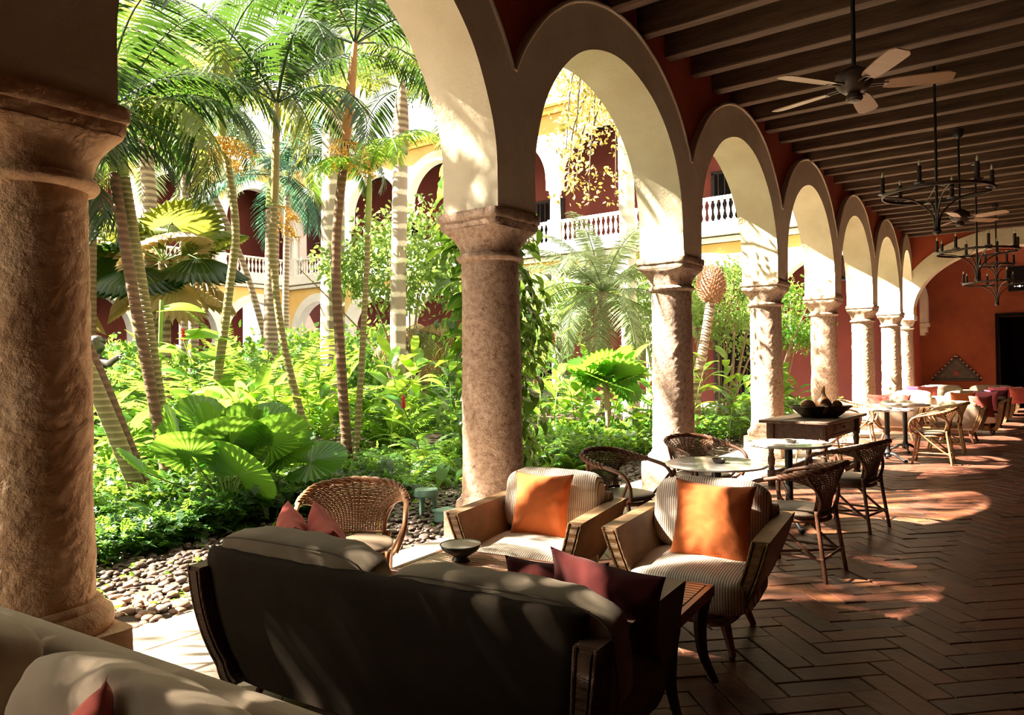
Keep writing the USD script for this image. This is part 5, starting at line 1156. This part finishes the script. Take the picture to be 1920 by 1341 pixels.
obj('stem', trunk([np.array(p) for p in ((0, 0, 0), (.06, .03, 1.1), (.20, .12, 2.0), (.30, .19, 2.72))], .10, .085, .055, .14), 'trunk_ring', cy, smooth=40)
v, f = squircle((.44, .44, .66), 2.1, 3); obj('head', rough((v+[.31, .19, 3.0], f), .03, 14, 3), 'agave_brown', cy, smooth=True)
ms = []
for k in range(260):
    z = 1-2*(k+.5)/260; a = k*2.399; d = np.array([math.sqrt(1-z*z)*math.cos(a), math.sqrt(1-z*z)*math.sin(a), z]); b = np.array([.31, .19, 3.0])+d*[.20, .20, .31]
    ms.append(tube([b, b+nrm(d+[0, 0, .9])*.11], [.016, .007], 5))
obj('leaf_stubs', cat(ms), 'agave_brown', cy, kind='stuff')
# tall upright cycad-like ferns, bright in the sun
fern('giant_fern', 'giant upright fern with bright feather fronds left of the thick royal palm', (-10.45, 7.75, -.1), np.random.default_rng(81), 18, 3.1, .42, .042, 'leaf_lime', (.95, 1.45), None, 54, (.6, 1.3))
fern('giant_fern', 'second giant upright fern behind the curving slim palm', (-11.4, 7.0, -.1), np.random.default_rng(82), 16, 2.6, .38, .040, 'leaf_fern', (.9, 1.45), None, 50, (.7, 1.4))
fern('giant_fern', 'giant fern near the foot of the white banded palm', (-9.6, 9.3, -.1), np.random.default_rng(83), 14, 1.8, .28, .032, 'leaf_fern', (.8, 1.4), None, 46, (.8, 1.6))
# sword ferns under the coral column and along the bed edge
for k, (x, y, L, n, mt, lab) in enumerate(((-6.75, 6.85, 1.05, 17, 'leaf_fern', 'big arching sword fern behind the green garden light'), (-6.45, 7.55, 1.1, 17, 'leaf_fern', 'arching sword fern touching the coral column on its left'), (-7.2, 7.7, 1.25, 17, 'leaf_lime', 'tall light sword fern right of the slim palm trio'),
     (-6.9, 8.6, 1.2, 16, 'leaf_lime', 'sunlit sword fern behind the coral column'), (-7.9, 8.3, 1.2, 15, 'leaf_fern', 'sword fern between the banded palm and the slim trio'), (-5.75, 7.9, .95, 15, 'leaf_fern', 'sword fern at the foot of the climbing vine'),
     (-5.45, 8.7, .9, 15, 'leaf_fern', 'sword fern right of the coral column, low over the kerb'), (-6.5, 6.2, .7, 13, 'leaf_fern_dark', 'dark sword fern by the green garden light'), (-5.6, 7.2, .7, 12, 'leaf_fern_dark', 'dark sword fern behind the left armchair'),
     (-6.6, 9.6, 1.0, 14, 'leaf_fern', 'sword fern under the small fan palm'))):
    fern('sword_fern', lab, (x, y, -.08), np.random.default_rng(100+k), n, L, .115, .030, mt, (.5, 1.35), 'sword ferns around the coral column', 34)
for k, (x, y, L, mt, lab) in enumerate(((-7.3, 3.35, .6, 'leaf_fern', 'broad cut fern low beside the near column'), (-6.9, 3.6, .6, 'leaf_fern', 'cut-leaf fern just right of the near column'), (-6.45, 3.55, .55, 'leaf_fern_dark', 'cut-leaf fern at the pebble edge near the column'), (-7.5, 4.1, .7, 'leaf_lime', 'pale yellow fern catching the sun by the leaning stems'),
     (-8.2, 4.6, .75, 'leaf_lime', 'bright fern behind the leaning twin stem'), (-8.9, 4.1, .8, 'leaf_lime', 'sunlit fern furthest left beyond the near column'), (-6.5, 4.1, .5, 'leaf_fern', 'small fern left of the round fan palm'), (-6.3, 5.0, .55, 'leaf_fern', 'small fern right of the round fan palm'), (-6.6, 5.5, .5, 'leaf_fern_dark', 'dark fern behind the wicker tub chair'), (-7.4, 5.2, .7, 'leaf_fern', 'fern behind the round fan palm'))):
    fern('bed_fern', lab, (x, y, -.06), np.random.default_rng(130+k), 13, L, .14, .042, mt, (.5, 1.4), 'small ferns in the left bed', 14, (1.0, 2.0))
# gingers and other lance-leaved plants
GI = []
r = np.random.default_rng(300)
def bed(n, x0, x1, y0, y1, h0, h1, mats, what, L=.42, W=.11, nl=(7, 10), fl=0.0, group=None):
    for k in range(n):
        x, y = r.uniform(x0, x1), r.uniform(y0, y1)
        ginger('ginger_plant', what, (x, y, -.1), r.uniform(h0, h1), r, int(r.integers(*nl)), L*1.35*r.uniform(.85, 1.2), W*1.35, mats[int(r.integers(len(mats)))], None, group)
bed(12, -11.0, -8.6, 4.4, 6.4, .8, 1.4, ['leaf_broad', 'leaf_lime', 'leaf_broad'], 'ginger plant with broad lance leaves behind the round fan palm', .48, .13, group='ginger in the left bed')
bed(10, -9.6, -8.4, 5.2, 7.6, .9, 1.5, ['leaf_broad', 'leaf_lime'], 'leafy ginger stalk behind the slim palm trio', .46, .13, group='ginger by the slim palms')
bed(12, -10.6, -8.4, 8.4, 11.0, 1.2, 2.1, ['leaf_lime', 'leaf_broad'], 'pale ginger stalk around the banded palm trunks', .50, .13, group='ginger around the banded palms')
bed(16, -8.0, -6.2, 10.2, 13.2, 1.0, 2.0, ['leaf_broad', 'leaf_lime', 'leaf_lime'], 'ginger stalk with light leaves around the small fan palm', .42, .11, group='ginger behind the second arch')
bed(14, -6.4, -5.0, 11.6, 15.5, .9, 1.7, ['leaf_broad', 'leaf_lime', 'leaf_fern'], 'ginger stalk seen between the second and third coral columns', .40, .11, group='ginger behind the third arch')
bed(7, -5.8, -4.9, 16.0, 19.5, .9, 1.5, ['leaf_broad', 'leaf_fern'], 'ginger stalk by the sunlit fourth column', .40, .11, group='ginger behind the fourth arch')
for x, y, h, lab in ((-10.1, 5.3, 1.75, 'ginger with a red flower spike, left of the curving palm'), (-9.75, 6.05, 2.0, 'ginger with a red flower spike, right of the curving palm'), (-7.35, 7.75, 1.0, 'ginger with a red flower spike beside the slim palm trio'), (-7.9, 12.4, 2.0, 'ginger with a tall red spike above the small fan palm'), (-5.7, 12.4, 1.15, 'ginger with a red flower between the second and third columns')):
    ginger('red_ginger', lab, (x, y, -.1), h, r, 8, .58, .15, 'leaf_broad', None, None, True)
# low ground cover, too fine to count
def cover(name, label, poly, n, hmax, mat, seed, size=.10, lift=0.0):
    q = np.random.default_rng(seed); P = Polygon(poly); b = P.bounds; pts = []
    import shapely
    while len(pts) < n:
        xy = q.uniform(b[:2], b[2:], (n, 2)); ok = shapely.contains_xy(P, xy[:, 0], xy[:, 1]); pts += list(xy[ok])
    xy = np.array(pts[:n]); h = hmax*(.35+.9*meshkit.fbm(np.stack([xy[:, 0]*1.3, xy[:, 1]*1.3, np.full(n, seed*1.7)], 1), 3, seed))
    z = h*q.uniform(0, 1, n)**.6-.08+lift
    base = np.stack([xy[:, 0], xy[:, 1], z], 1); a = q.uniform(0, 6.283, n); el = q.normal(.35, .5, n)
    d = np.stack([np.cos(a)*np.cos(el), np.sin(a)*np.cos(el), np.sin(el)], 1); up = np.array([0, 0, 1.0])
    side = nrm(np.cross(d, up)+q.normal(0, .2, (n, 3))); nv = np.cross(side, d); ms = [lens(base, d, side, size*1.3*q.uniform(.7, 1.3, n), size*.35, .3)]
    for s in (.25, .5, .75):
        for sg in (-1, 1): ms.append(lens(base+d*size*1.2*s, nrm(d*.6+sg*side), nrm(np.cross(nrm(d*.6+sg*side), nv)), size*.75*(1.15-s)*q.uniform(.8, 1.2, n), size*.26, .2))
    obj(name, cat(ms), mat, label=label, cat='ground cover', kind='stuff')
cover('ground_cover', 'dense low ferny ground cover in the left bed', [(-7.0, 2.2), (-7.2, 4.7), (-6.9, 6.4), (-7.2, 7.4), (-9.5, 6.6), (-10.5, 3.0), (-8, 1.5)], 6000, .42, 'leaf_ground', 1)
cover('ground_cover', 'ground cover along the front of the left bed, coloured dark for tree shade', [(-6.0, 2.4), (-6.3, 4.7), (-6.15, 6.0), (-6.9, 6.6), (-7.6, 4.5), (-7.4, 2.2)], 5200, .36, 'leaf_fern_dark', 11)  # darker leaf material carries the tree shade along this front strip
cover('ground_cover', 'bright leafy ground cover behind the second arch', [(-5.35, 8.2), (-5.2, 12.5), (-7.5, 13.5), (-9, 10), (-7, 8)], 6500, .55, 'leaf_ground', 2, .12)
cover('ground_cover', 'leafy ground cover behind the far columns', [(-5.0, 12.5), (-4.9, 22), (-7.5, 22), (-7.0, 13.2)], 4500, .55, 'leaf_ground', 3, .12)
cover('ground_cover', 'taller green undergrowth across the middle of the courtyard', [(-9, 2), (-9, 14), (-13, 21), (-28, 21), (-28, 3)], 7000, 1.1, 'leaf_fern', 4, .26)
cover('ground_cover', 'sparse seedlings growing out of the pebbles', [(-4.7, 2.0), (-4.6, 7.0), (-6.2, 6.6), (-6.5, 2.0)], 260, .10, 'leaf_lime', 5, .055)
